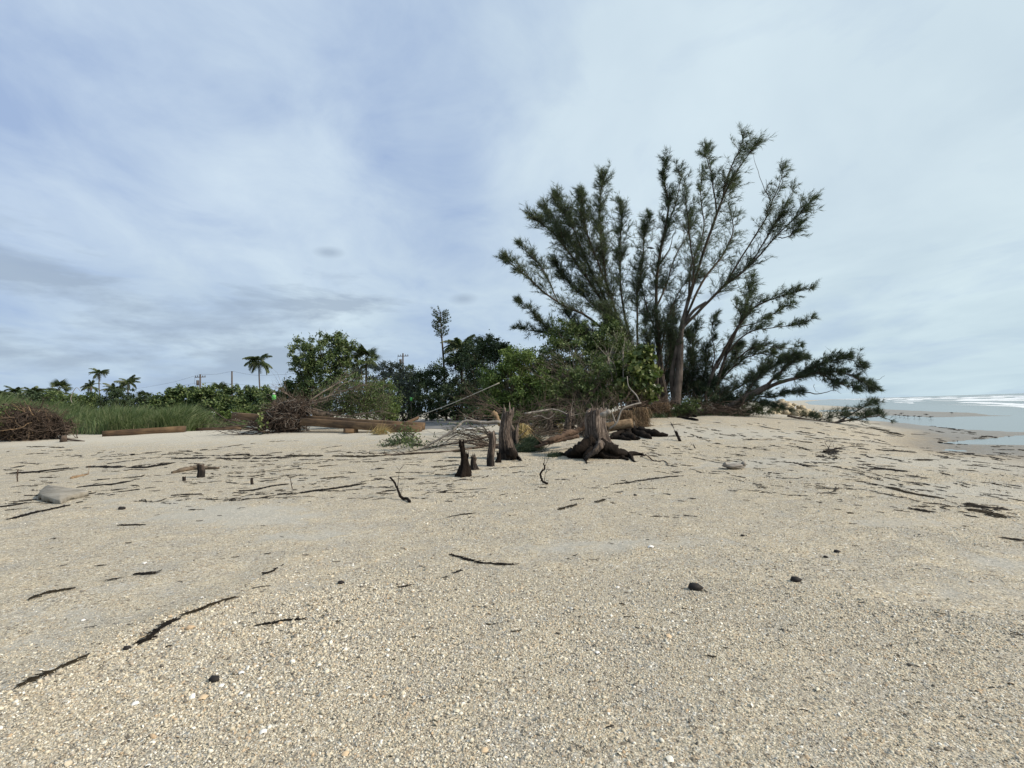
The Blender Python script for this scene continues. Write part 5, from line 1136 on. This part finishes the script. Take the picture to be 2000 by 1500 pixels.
soil_core(T, cc + [.05, .12, -.2], (.85, .42, .6), rng)
g = Geo(); tube(g, interp([P(575, 792, Yf + .2), P(600, 800, Yf + .6), P(632, 808, Yf + 1.2), P(665, 805, Yf + 1.8), P(690, 795, Yf + 2.6)], 16), np.linspace(.24, .10, 16), 9, rng, .08); 
for lst, r0 in (([(575, 788, .3), (600, 786, .3), (640, 775, .6), (670, 752, .8), (697, 741, 1)], .07), ([(600, 786, .3), (640, 760, .8), (668, 744, 1.2), (680, 735, 1.4)], .045), ([(590, 790, .3), (560, 770, .2), (553, 764, .2)], .04), ([(632, 808, 1.2), (680, 812, .8), (730, 806, .6), (760, 800, .6)], .05),
                ([(650, 806, 1.5), (690, 790, 1.6), (720, 775, 1.8)], .05), ([(560, 800, 0), (600, 790, -.2), (640, 783, -.2)], .04), ([(655, 766, .8), (700, 756, .8), (720, 748, 1)], .03), ([(620, 781, .4), (660, 768, .5), (700, 757, .8)], .035)):
    p = interp([P(q[0], q[1], Yf + q[2]) for q in lst], 14); p[2:] += np.cumsum(rng.normal(0, .015, (12, 3)), 0); tube(g, p, np.linspace(r0, .008, 14), 6, rng, .1)
    i = rng.integers(4, 14, 18); d = unit((p[-1] - p[0])[None] / 3 + rng.normal(0, .45, (18, 3)) + [0, 0, .2]); l = rng.uniform(.3, 1.0, (18, 1)); twigs(g, p[i], p[i] + d * l, .012, .004); q = p[i] + d * l; twigs(g, q, q + unit(d + rng.normal(0, .4, (18, 3))) * l * .5, .005, .002)
n = 420; a0 = np.array([P(x_, y_, Yf + 1.5) for x_, y_ in zip(rng.uniform(620, 750, n), rng.uniform(760, 820, n))]) + rng.normal(0, .3, (n, 3)); d = unit(rng.normal(0, .5, (n, 3)) + [.8, 0, .35]); l = rng.uniform(.3, 1.1, (n, 1)); twigs(g, a0, a0 + d * l, .010, .003)
g.obj('trunk', M['dark_twig'], T, True)
gl = Geo(); n = 9000; x_, y_ = rng.normal(690, 38, n), rng.normal(785, 17, n); x_ = np.clip(x_, 600, 790)
pt = np.array([P(a_, b_2, Yf + 1.8) for a_, b_2 in zip(x_, y_)]) + rng.normal(0, .35, (n, 3)); ok = pt[:, 2] > H(pt[:, 0], pt[:, 1]) + .3; pt = pt[ok]; n = len(pt); leaves(gl, pt, unit(rng.normal(size=(n, 3))), unit(rng.normal(size=(n, 3)) + [0, 0, 1]), .10, .055); gl.obj('leaves', M['leaf_mid'], T)
gl = Geo(); n = 40; pt = P(508, 828, Yf - .9) + rng.normal(0, .16, (n, 3)) * [.8, .5, 1.8]; leaves(gl, pt, unit(rng.normal(size=(n, 3))), unit(rng.normal(size=(n, 3)) + [0, -.8, .4]), .17, .15); tag(gl.obj('sea_grape_sprig', M['leaf_grape']), 'pale round leaved sprig leaning on the front of the root plate', 'sprig')
# low brush left of root plate
bare_branches('dead_branches', 'flat dark driftwood branches left of the root plate', None, [(520, 840, Yf - .8), (505, 838, Yf - .6)], [(405, 842, Yf - 1), (430, 836, Yf - .6), (455, 846, Yf - 1.4), (420, 838, Yf - .8)], 14, .04, 71, 'brown_root')
g = Geo(); tube(g, interp([P(405, 790, Yf + 6), P(425, 808, Yf + 5), P(450, 824, Yf + 3), P(480, 835, Yf + 1)], 12), np.linspace(.012, .04, 12), 5, rng, .1); tag(g.obj('dead_branch', M['brown_root']), 'long thin curved branch reaching left over the low green bush', 'branch')
g = Geo(); tube(g, interp([P(146, 795, 50), P(138, 780, 50), P(143, 765, 50), P(150, 757, 50), P(158, 765, 50)], 14), np.linspace(.045, .018, 14), 5, rng, .1); tag(g.obj('bent_branch', M['gray_twig']), 'bare bent branch hooked over above the tall grass', 'branch')
# dry palm scrap in front of stack
def fibre(name, label, px, py, w, h, n, seed, mat='dry', dirn=(0, 0, 1), ln=(.2, .6), wd=.012, cat='root mat', Yo=0, core=None):
    rng = np.random.default_rng(seed); c = G(px, py); c[1] += Yo; c[2] = Hs(c[0], c[1]); sc = c[1] / F; g = Geo(); pt = c + rng.normal(0, .42, (n, 3)) * [w * sc / 2, .22, 0] + np.array([0, 0, 1]) * (rng.uniform(0, 1, (n, 1)) * h * sc)
    pt[:, 2] = np.maximum(pt[:, 2], H(pt[:, 0], pt[:, 1]) + .02); strands(g, pt, unit(rng.normal(0, .35, (n, 3)) + np.array(dirn)), rng.uniform(*ln, n), wd, rng)
    if core: T = thing(name, c, label, cat); g.obj('fibres', M[mat], T); g2 = Geo(); rock(g2, c + [0, .1, h * sc * .45], np.array([w * sc * .42, .2, h * sc * .45]), rng, ICO3, .2); g2.obj('core', M[core], T, True); return T
    return tag(g.obj(name, M[mat]), label, cat)
fibre('dry_frond', 'small heap of dry yellowish frond in front of the timber stack', 738, 849, 36, 8, 240, 81, 'dead_frond', (.8, 0, .35), (.2, .7), .02, 'frond')
g = Geo(); box(g, G(757, 848) + [0, 0, .06], (.12, .06, .12), np.array([[.8, 0, .6], [0, 1, 0], [-.6, 0, .8]])); tag(g.obj('litter', M['tag_white']), 'scrap of white plastic beside the dry frond', 'litter')

# ------------------------------------------------------------------ stumps
def stump(label, px, pyb, pyt, w0, w1, seed, roots=(), jag=.12, mat='stump', flare=1.5, lean=0, flutes=5, name='tree_stump', Yo=0, n=40, splinters=0, group=None, shell_open=False):
    rng = np.random.default_rng(seed); base = G(px, pyb); base[1] += Yo; base[2] = Hs(base[0], base[1]); Yd = base[1]; sc = Yd / F
    top = P(px + lean, pyt, Yd); hgt = top[2] - base[2]; T = thing(name, base, label, 'stump', group)
    m = 18; t = np.linspace(0, 1, m); axis = base * (1 - t)[:, None] + top * t[:, None] + np.stack([.04 * hgt * np.sin(t * 5 + seed), 0 * t, 0 * t], -1)
    r = (w1 / 2 + (w0 / 2 - w1 / 2) * (1 - t) ** 3) * sc; an = np.arange(n) * 2 * PI / n; ph = rng.uniform(0, 6.28, 3)
    fl = 1 + (.12 * np.sin(flutes * an + ph[0])[None] + .08 * np.sin((flutes * 2 + 1) * an + ph[1])[None]) * (.7 + .9 * (1 - t)[:, None] ** 2) + .035 * rng.normal(size=(m, n)) + .085 * np.repeat(rng.normal(size=(1, n)), m, 0)
    R = r[:, None] * fl; ring = axis[:, None] + R[..., None] * np.stack([np.cos(an), np.sin(an), 0 * an], -1)[None]
    jz = (jag + .05) * hgt * (rng.uniform(0, 1, n) + .5 * np.sin(an * 2 + ph[2])); ring[-1, :, 2] -= jz * .6; ring[-1, :, 2] += jag * hgt * .3; ring[-2, :, 2] -= jz * .3
    ring[0, :, 2] -= .12
    v = ring.reshape(-1, 3); inner = ring[-1] * 1.0; inner[:, :2] = axis[-1][:2] + (inner[:, :2] - axis[-1][:2]) * .72; inner2 = inner.copy(); inner2[:, 2] -= .10 * hgt + .05
    V = np.vstack([v, inner, inner2, axis[-1] - [0, 0, .12 * hgt]]); i = np.arange(m + 1)[:, None] * n; j = np.arange(n)[None]; j2 = (j + 1) % n
    q = np.stack([i + j, i + j2, i + n + j2, i + n + j], -1).reshape(-1, 4); cc_ = len(V) - 1; t3 = [(cc_, (m + 1) * n + k, (m + 1) * n + (k + 1) % n) for k in range(n)]
    g = Geo(); g.add(V, q, t3)
    for _ in range(splinters):
        a_ = rng.uniform(0, 6.28); p0 = axis[-1] + np.array([math.cos(a_), math.sin(a_), 0]) * r[-1] * .85 - [0, 0, .1 * hgt]; tube(g, [p0, p0 + [rng.normal(0, .02), 0, hgt * rng.uniform(.1, .3)]], [.03 * rng.uniform(.6, 1.6), .004], 4)
    g.obj('stump_body', M[mat], T, False)
    for rp in roots:
        lst, r0, rm = rp; gr = Geo(); pts = [P(q_[0], q_[1], q_[2]) if len(q_) == 3 else G(q_[0], q_[1], r0 * .15) for q_ in lst]; p = interp(pts, 20); p[1:, 2] += rng.normal(0, r0 * .12, 19); tt = np.linspace(0, 1, 20)
        nn = 9; flr = 1 + .22 * np.sin(3 * np.arange(nn) * 2 * PI / nn + 4 * tt[:, None]) + .2 * rng.normal(size=(20, nn)); tube(gr, p, r0 * (1 - tt) ** .75 + .012, nn, rng, 0, flr); gr.obj('root', M[rm], T, False)
    return T
Ys = G(1165, 893)[1]
T = stump('big weathered stump with black spreading roots, flat grey top, standing right of the others', 1166, 888, 799, 62, 37, 1, [
    ([(1160, 868, Ys), (1140, 872, Ys - .1), (1122, 882, Ys - .2), (1105, 889), (1086, 892)], .22, 'black_wood'),
    ([(1172, 862, Ys - .3), (1170, 872, Ys - .5), (1158, 884, Ys - .6), (1146, 894, Ys - .7), (1140, 900)], .11, 'stump'),
    ([(1160, 878, Ys - .4), (1145, 888, Ys - .6), (1143, 897), (1146, 906)], .09, 'black_wood'),
    ([(1170, 872, Ys - .1), (1190, 877, Ys - .2), (1208, 884, Ys - .3), (1228, 893), (1240, 903)], .20, 'black_wood'),
    ([(1172, 868, Ys + .1), (1195, 876, Ys), (1220, 886, Ys - .1), (1245, 889), (1262, 891)], .14, 'black_wood'),
    ([(1170, 885, Ys - .2), (1195, 893, Ys - .3), (1218, 897, Ys - .4), (1228, 900)], .14, 'black_wood'),
    ([(1178, 862, Ys), (1196, 872, Ys - .1), (1210, 880, Ys - .2), (1222, 890, Ys - .2)], .07, 'stump'),
    ([(1150, 880, Ys), (1140, 888, Ys - .1), (1130, 893), (1120, 895)], .15, 'black_wood')], jag=.05, flare=1.6, lean=-1, splinters=4)
g = Geo(); rock(g, P(1165, 886, Ys + .1), np.array([.72, .35, .26]), np.random.default_rng(3), ICO3, .3); g.obj('root_collar', M['black_wood'], T, True)
g = Geo(); tube(g, interp([P(1174, 812, Ys - .35), P(1182, 808, Ys - .4), P(1191, 804, Ys - .4)], 8), [.07, .085, .09, .085, .07, .075, .09, .06], 8, rng, .2); g.obj('pale_knot', M['gray_twig'], T, True)
stump('tall narrow grey brown stump with flared foot, tallest of the left group', 988, 896, 801, 35, 19.5, 2, [([(992, 880, G(988, 896)[1] - .1), (1000, 888, G(988, 896)[1] - .3), (1010, 896), (1019, 901)], .13, 'black_wood'), ([(985, 885, G(988, 896)[1] - .1), (980, 893), (974, 898)], .08, 'stump')], jag=.08, lean=2, splinters=3)
stump('slanted split slab of wood close behind the tall narrow stump', 1008, 882, 836, 18, 13, 3, jag=.3, lean=-4, Yo=.6, splinters=3)
stump('smooth brown post shaped stump left of the tall narrow stump', 961, 910, 843, 14, 12.5, 4, jag=.06, lean=-2, flutes=3)
stump('small black stub between the post shaped stump and the tall one', 974, 903, 885, 13, 7, 5, jag=.4, mat='black_wood')
stump('jagged black charred stump with a sharp spike, leftmost of the group', 905, 930, 866, 30, 9, 6, [([(905, 915, G(905, 930)[1]), (899, 924), (892, 930)], .10, 'black_wood')], jag=.35, mat='black_wood', splinters=4)
stump('thin black splintered spike leaning against the charred stump', 914, 924, 888, 12, 4, 7, jag=.5, mat='black_wood', splinters=2)
stump('low brown splintered stub just right of the charred stump', 925, 917, 893, 17, 9, 8, jag=.6, splinters=5)
for k, (px, pb_, pt_, w, lab) in enumerate(((1073, 847, 806, 11, 'leftmost of four broken posts behind the stumps'), (1084, 843, 806, 11, 'second broken post, leaning on the leftmost one'), (1108, 852, 807, 11, 'third broken post, nearest the log'), (1118, 848, 808, 9, 'thinnest broken post, right of the other three'))):
    stump(lab, px, pb_, pt_, w * 1.5, w, 20 + k, jag=.15, name='broken_post', group='broken posts behind the stumps', n=12, lean=rng.normal(0, 2))
# black root spread right of the big stump
c = G(1230, 856); T = thing('black_root', c, 'flat black wet root spread on sand right of the big stump', 'root')
for lst, r0 in (([(1195, 856), (1215, 848), (1235, 842), (1245, 838)], .16), ([(1225, 842), (1250, 846), (1275, 852), (1305, 853)], .17), ([(1215, 850), (1230, 858), (1250, 860)], .13), ([(1190, 858), (1210, 858), (1232, 861)], .10), ([(1235, 843), (1255, 853), (1272, 858)], .13), ([(1228, 840), (1228, 852), (1238, 858)], .12)):
    g = Geo(); p = interp([G(*q, r0 * .3) for q in lst], 18); p[:, 2] += np.abs(rng.normal(0, r0 * .25, 18)); tube(g, p, r0 * (np.sin(np.linspace(.35, 3.0, 18)) ** .8) + .01, 8, rng, .3); g.obj('root', M['black_wood'], T)
# brown fibrous root mats of fallen palms and the log
T = fibre('palm_root_mat', 'shaggy brown palm root mat, left of the two, on the fallen palm log', 1222, 842, 44, 38, 5200, 91, 'dry', (.1, -.1, -1), (.2, .5), .012, core='soil', Yo=.4)
T = fibre('palm_root_mat', 'shaggy brown palm root mat, right of the two, rounded like a broom head', 1254, 833, 26, 38, 5200, 92, 'dry', (.1, -.1, -1), (.2, .5), .012, core='soil')
fibre('palm_root_mat', 'dark reddish root mat further back beside the pine trunk', 1298, 816, 44, 30, 5200, 93, 'dry', (0, -.1, -.8), (.2, .5), .012, core='soil', Yo=.8)
Yl = G(1210, 848)[1]
g = Geo(); tube(g, interp([P(1160, 842, Yl + .2), P(1190, 834, Yl), P(1235, 826, Yl - .1)], 16), np.full(16, .19), 10, rng, .05); tag(g.obj('palm_log', M['tan_root'], smooth=True), 'horizontal tan palm log behind the big stump', 'log')
g = Geo(); tube(g, interp([P(1190, 838, Yl - .8), P(1205, 825, Yl - .9), P(1215, 800, Yl - .8), P(1235, 791, Yl - .7), P(1252, 787, Yl - .6)], 16), np.linspace(.04, .03, 16), 6, rng, .12); tube(g, interp([P(1202, 826, Yl - .9), P(1196, 808, Yl - .9), P(1193, 800, Yl - .9)], 8), np.linspace(.035, .015, 8), 5, rng, .1)
tube(g, interp([P(1250, 787, Yl - .6), P(1243, 772, Yl - .4), P(1228, 755, Yl - .2), P(1225, 735, Yl)], 10), np.linspace(.03, .015, 10), 5, rng, .1); tag(g.obj('dead_branch', M['gray_twig'], smooth=True), 'pale bare branch curving up in front of the palm root mats', 'branch')
# logs and branches among the stumps
def stick(label, lst, r0, mat='brown_root', r1=None, sub=0, seed=0, name='dead_branch', cat='branch', leaf=None, nl=0, group=None, ls=.12):
    rng = np.random.default_rng(seed + 500); pts = [P(*q) if len(q) == 3 else G(q[0], q[1], r0 * .4) for q in lst]; n = 5 * len(lst); p = interp(pts, n); p[1:-1] += rng.normal(0, r0 * .14, (n - 2, 3))
    T = thing(name, p[0], label, cat, group) if nl else None
    g = Geo(); tube(g, p, np.linspace(r0, r1 if r1 is not None else r0 * .3, n), 6, rng, .16)
    if sub:
        i = rng.integers(2, n, sub); d = unit((p[-1] - p[0])[None] / np.linalg.norm(p[-1] - p[0]) + rng.normal(0, .55, (sub, 3)) + [0, 0, .15]); l = rng.uniform(.15, .7, (sub, 1)) * min(1, r0 / .055); e = p[i] + d * l; e[:, 2] = np.maximum(e[:, 2], H(e[:, 0], e[:, 1]) + .01)
        twigs(g, p[i], e, r0 * .3, .003); k = rng.integers(0, sub, sub * 2); f = e[k] + unit(d[k] + rng.normal(0, .5, (sub * 2, 3))) * .3 * min(1, r0 / .055); f[:, 2] = np.maximum(f[:, 2], H(f[:, 0], f[:, 1]) + .01); twigs(g, e[k], f, .004, .002)
        if nl:
            gl = Geo(); kk = rng.integers(0, sub, nl); pt = e[kk] + rng.normal(0, .16, (nl, 3)); pt[:, 2] = np.maximum(pt[:, 2], H(pt[:, 0], pt[:, 1]) + .02); leaves(gl, pt, unit(rng.normal(size=(nl, 3)) + [0, 0, -.4]), unit(rng.normal(size=(nl, 3)) + [0, 0, .8]), ls, ls * .4); gl.obj('leaves', M[leaf], T)
    if T: g.obj('branch', M[mat], T, True); return T
    return tag(g.obj(name, M[mat], smooth=True), label, cat, group)
Yq = G(960, 880)[1]
stick('grey brown branch resting on the tall stump and sloping down left to the sand', [(978, 824, Yq + .5), (940, 825, Yq + .6), (907, 823, Yq + .7), (882, 842, Yq + .6), (850, 862, Yq + .6), (822, 880)], .065, 'gray_twig', .03, 10, 1, leaf='leaf_dark', nl=150)
stick('dark leafy twig end lying on the sand left of the stumps', [(830, 872), (812, 868), (795, 860), (780, 868), (765, 872)], .03, 'brown_root', .01, 26, 2, leaf='leaf_dark', nl=520, name='leafy_branch')
stick('leafy green shoot at the right hand end of the timber stack', [(820, 868), (812, 855, Yq + 1), (800, 846, Yq + 1), (785, 852, Yq + 1)], .03, 'brown_root', .01, 18, 3, leaf='leaf_mid', nl=220, name='leafy_branch')
stick('long thin dark branch lying flat, ending at the leafy twigs', [(1000, 868), (950, 872), (900, 880), (850, 884), (780, 888), (745, 891)], .045, 'brown_root', .015, 14, 4)
stick('dark straight branch crossing behind the post shaped stump', [(965, 850, Yq + .4), (930, 858, Yq + .4), (890, 866, Yq + .6), (845, 874), (800, 883)], .04, 'brown_root', .012, 10, 5)
stick('thick dark crooked branch low between the stumps', [(1000, 885), (960, 871, Yq), (935, 868, Yq), (918, 866, Yq)], .07, 'brown_root', .03, 6, 6)
stick('reddish brown log sloping down from the big stump to the left', [(1150, 826, Ys + 2), (1128, 840, Ys + 2), (1100, 850, Ys + 1.6), (1072, 862, Ys + 1.2), (1045, 872)], .12, 'log', .07, 8, 7, name='log', cat='log')
stick('second thinner log lying just under the reddish brown log', [(1130, 852, Ys + 1.5), (1095, 860, Ys + 1.4), (1062, 868, Ys + 1.2), (1030, 880)], .07, 'log', .04, 6, 8, name='log', cat='log')
stick('yellowish broken branch stub behind the top of the tall stump', [(962, 804, Yq + 1), (970, 815, Yq + .9), (978, 830, Yq + .8)], .10, 'tan_root', .08, 0, 9)
stick('long pale branch lying level behind the stumps', [(1025, 808, Yq + 3), (1060, 802, Yq + 3.2), (1085, 800, Yq + 3.4), (1115, 812, Yq + 3)], .05, 'gray_twig', .02, 10, 10)
stick('thin branch arching over the broken posts', [(1040, 815, Yq + 3), (1055, 812, Yq + 3), (1070, 818, Yq + 3), (1080, 812, Yq + 3)], .03, 'gray_twig', .01, 4, 16)
fibre('dead_frond', 'yellow dead palm frond hanging beside the slanted slab of wood', 1022, 868, 30, 38, 420, 94, 'dead_frond', (.25, 0, -.8), (.2, .6), .022, 'frond', .5)
fibre('dead_frond', 'small yellow dead frond between the broken posts', 1096, 846, 12, 20, 160, 95, 'dead_frond', (.2, 0, -.6), (.15, .4), .022, 'frond', 0)
fibre('pine_spray', 'dark green pine spray heaped on the sand right of the tall stump', 1040, 882, 40, 22, 2600, 96, 'needle_dark', (.4, 0, .1), (.12, .35), .014, 'branch', .3)
fibre('dark_debris', 'dark heap of rotted debris between the stumps and the log', 1025, 886, 42, 12, 1800, 97, 'needle_dark', (.6, 0, .2), (.1, .4), .014, 'debris', .4, core='soil')
fibre('pine_spray', 'low dark spray of needles left of the black roots', 1078, 892, 24, 5, 500, 98, 'needle_dark', (.6, 0, .05), (.1, .3), .012, 'branch')
# lone sticks on the open beach
stick('black upright twisted stick standing in the gravel below the stumps', [(1070, 946), (1060, 940, G(1070, 946)[1]), (1056, 925, G(1070, 946)[1]), (1064, 914, G(1070, 946)[1]), (1061, 905, G(1070, 946)[1])], .028, 'black_wood', .014, 3, 11, name='stick', cat='stick')
Y1 = G(795, 980)[1]
stick('black crooked stick leaning diagonally left of centre', [(800, 982), (796, 974, Y1 + .1), (785, 972, Y1 + .2), (778, 960, Y1 + .3), (772, 945, Y1 + .45), (762, 932, Y1 + .6)], .028, 'black_wood', .018, 5, 12, name='stick', cat='stick')
Y2 = G(1326, 860)[1]
stick('short dark stick standing tilted right of the black root spread', [(1328, 862), (1323, 850, Y2), (1320, 842, Y2)], .05, 'black_wood', .05, 2, 13, name='stick', cat='stick')
stick('thin tan angled twig poking out right of the big stump roots', [(1250, 893), (1262, 889, Ys - .3), (1278, 901), (1298, 901), (1306, 910)], .02, 'brown_root', .01, 3, 14, name='stick', cat='stick')
stick('tiny dark stick standing right of the tilted stick', [(1358, 876), (1354, 868, G(1358, 876)[1])], .02, 'black_wood', .01, 2, 15, name='stick', cat='stick')
Y3 = G(34, 941)[1]
stick('thin rusty upright stick at the far left', [(34, 941), (34, 928, Y3), (35, 917, Y3)], .018, 'brown_root', .014, 0, 17, name='stick', cat='stick')
Y4 = G(566, 955)[1]
stick('thin twig standing by the dark seaweed strip', [(571, 955), (569, 945, Y4), (566, 932, Y4)], .010, 'brown_root', .006, 2, 18, name='stick', cat='stick')
stick('black plank half buried near the pine trunk', [(1325, 816), (1345, 819), (1362, 822)], .09, 'black_wood', .07, 0, 19, name='driftwood', cat='driftwood')
stick('small black driftwood chunk above the half buried plank', [(1342, 811), (1352, 813), (1360, 815)], .12, 'black_wood', .05, 2, 20, name='driftwood', cat='driftwood')
stick('thin wiry twig lying between the stump and the tilted stick', [(1302, 816), (1312, 828), (1318, 842)], .02, 'brown_root', .008, 6, 21, name='stick', cat='stick')
stick('branched driftwood lying flat among the seaweed at right', [(1610, 884), (1625, 880), (1640, 876)], .05, 'black_wood', .02, 8, 22, name='driftwood', cat='driftwood')
# small stubs, driftwood lump, concrete slab, grey block
stump('short grey post stub beside the driftwood lump', 393, 932, 906, 14, 12, 31, jag=.12, name='wooden_stub', n=14)
stump('tiny grey stub left of the short grey post stub', 360, 939, 931, 6, 6, 32, jag=.2, name='wooden_stub', n=10)
stump('small reddish brown stub standing alone in the gravel', 492, 946, 934, 6, 5, 33, jag=.2, name='wooden_stub', n=10)
g = Geo(); p = interp([G(336, 925, .02), G(352, 922, .04), G(375, 918, .05), G(398, 917, .05), G(428, 916, .03)], 24); tube(g, p, .075 * np.sin(np.linspace(.3, 3.0, 24)) ** .6 * (1 + .15 * rng.normal(size=24)), 12, rng, .28); tag(g.obj('driftwood', M['drift']), 'tan weathered driftwood lump half sunk behind the short grey post', 'driftwood')
stick('small brown driftwood flake left of the driftwood lump', [(140, 935), (155, 931), (172, 927)], .05, 'tan_root', .02, 3, 23, name='driftwood', cat='driftwood')
def block():
    c = G(1436, 917); s = c[1] / F; g = Geo(); rock(g, c + [0, .1, .07], np.array([20 * s, .16, 5 * s]), np.random.default_rng(7), ICO3, .3); rock(g, c + [18 * s, .05, .12], np.array([4 * s, .08, 5 * s]), np.random.default_rng(8), ICO2, .4); rock(g, c + [-17 * s, .05, .12], np.array([4 * s, .08, 5 * s]), np.random.default_rng(9), ICO2, .4)
    tag(g.obj('driftwood_block', M['gray_twig']), 'flat grey driftwood block alone on the sand right of the stumps', 'driftwood')
block()
def slab():
    rng = np.random.default_rng(17); c = G(76, 978); cx = [(74, 975), (86, 980), (120, 984), (134, 978), (173, 969), (160, 957), (130, 955), (92, 953), (80, 960)]
    th = .15; top = []
    for k, q in enumerate(cx):
        p = P(q[0], q[1] - 13, G(q[0], q[1])[1]) if k < 4 else None
        p = G(q[0], q[1] if k < 5 else q[1] + 10); top.append((p[0], p[1]))
    top = np.array(top); n0 = len(top); pts = []
    for k in range(n0):
        a_, b2 = top[k], top[(k + 1) % n0]
        for f in np.linspace(0, 1, 8, endpoint=False): pts.append(a_ * (1 - f) + b2 * f + rng.normal(0, .006, 2))
    pts = np.array(pts); n = len(pts); ctr = pts.mean(0); zg = Hs(*ctr); zt = zg + .125 + (pts[:, 0] - ctr[0]) * -.03
    ring0 = np.column_stack([ctr + (pts - ctr) * .97, zt]); ring1 = np.column_stack([pts, zt - .02]); zb = zt - .07 - .05 * rng.uniform(0, 1, n) - .06 * (np.sin(np.arange(n) * .9 + 1) > -.2); ring2 = np.column_stack([pts, zb]); ring3 = np.column_stack([ctr + (pts - ctr) * .75, zb + .04])
    V = np.vstack([ring0, ring1, ring2, ring3, [[ctr[0], ctr[1], zt.mean() - .004]]]); Q = [(r_ * n + k, (r_ + 1) * n + k, (r_ + 1) * n + (k + 1) % n, r_ * n + (k + 1) % n) for r_ in range(3) for k in range(n)]; T_ = [(4 * n, k, (k + 1) % n) for k in range(n)] + [(3 * n, 3 * n + (k + 1) % n, 3 * n + k) for k in range(1, n - 1)]
    g = Geo(); g.add(V, Q, T_); tag(g.obj('concrete_slab', M['concrete']), 'broken concrete slab with jagged lower edge lying on gravel at left', 'concrete slab')
slab()
# rock pile by the water
def rocks():
    rng = np.random.default_rng(19); c = G(1552, 812); c = c + [0, 1.2, 0]; s = c[1] / F; T = thing('rock_pile', c, 'heap of pale yellowish rocks at the right foot of the pine clump', 'rock pile')
    for k in range(95):
        u = rng.uniform(-1, 1); hmax = (1 - abs(u + .05) ** 1.6) * 26 * s; zz = rng.uniform(0, 1) ** .8 * hmax; y_ = c[1] - .9 * (1 - zz / (26 * s)) + rng.normal(0, .15); x_ = c[0] + u * 46 * s; rr = rng.uniform(4, 10) * s * (1 - .35 * abs(u)); g = Geo()
        rock(g, np.array([0, 0, 0]), np.array([rr, rr * .8, rr * .75]), rng, ICO2, .35); o = link('rock', g.mesh('rock', M['rock']), (x_ - c[0], y_ - c[1], zz), T)
rocks()
# birds
def bird_meshes():
    g = Geo(); t = np.linspace(0, 1, 10); p = np.stack([t - .5, 0 * t, .42 + .10 * np.sin(t * 2.2)], -1); tube(g, p, [.01, .05, .11, .15, .16, .14, .10, .06, .07, .03], 8)
    v, f = ICO1; g.add(v * .085 + [.5, 0, .58], None, f); tube(g, [(.56, 0, .58), (.70, 0, .56)], [.025, .004], 5); tube(g, [(-.45, 0, .44), (-.68, 0, .42)], [.04, .015], 5); body = g.mesh('body', M['bird'], True)
    g = Geo(); tube(g, [(.02, 0, .32), (0, 0, 0)], .014, 4); tube(g, [(0, 0, .01), (.09, 0, .01)], .012, 4); leg = g.mesh('leg', M['wire'])
    g = Geo(); tube(g, interp([(.25, 0, .5), (0, 0, .52), (-.55, 0, .46)], 6), [.03, .07, .075, .06, .04, .01], 6); wing = g.mesh('wing', M['black_feather'], True); return body, leg, wing
BM = bird_meshes()
def bird(loc, s, rz, label, group=None, legs=True, dark=False):
    T = thing('bird', loc, label, 'bird', group); T.rotation_euler = (0, 0, rz)
    o = link('body', BM[0], (0, 0, 0), T); o.scale = (s,) * 3
    if dark: o.data = BM[0].copy(); o.data.materials.clear(); o.data.materials.append(M['black_feather'])
    for sd_ in (-1, 1):
        o = link('leg', BM[1], (0, sd_ * .05 * s, 0), T); o.scale = (s,) * 3; o = link('wing', BM[2], (0, sd_ * .13 * s, .0), T); o.scale = (s,) * 3
for k, (px, py) in enumerate(((1749, 811), (1757, 812), (1766, 813), (1773, 814), (1786, 814), (1796, 815), (1809, 811), (1818, 816), (1761, 808.5), (1859, 808))):
    x_, y_ = plane_hit(px, py + 2.2); bird((x_, y_, max(Hs(x_, y_), SEA)), .36, rng.uniform(-.5, .5) + (PI if k % 3 == 0 else 0), 'small shore bird standing by the shallow water at right', 'shore birds on the sand bar')
bird(tuple(P(1271, 491, 30.5)), .42, PI + .3, 'black bird perched on a bare twig high in the pine clump', None, dark=True)
for o in list(D.objects):
    if o.type == 'MESH' and o.data.users == 0: D.objects.remove(o)
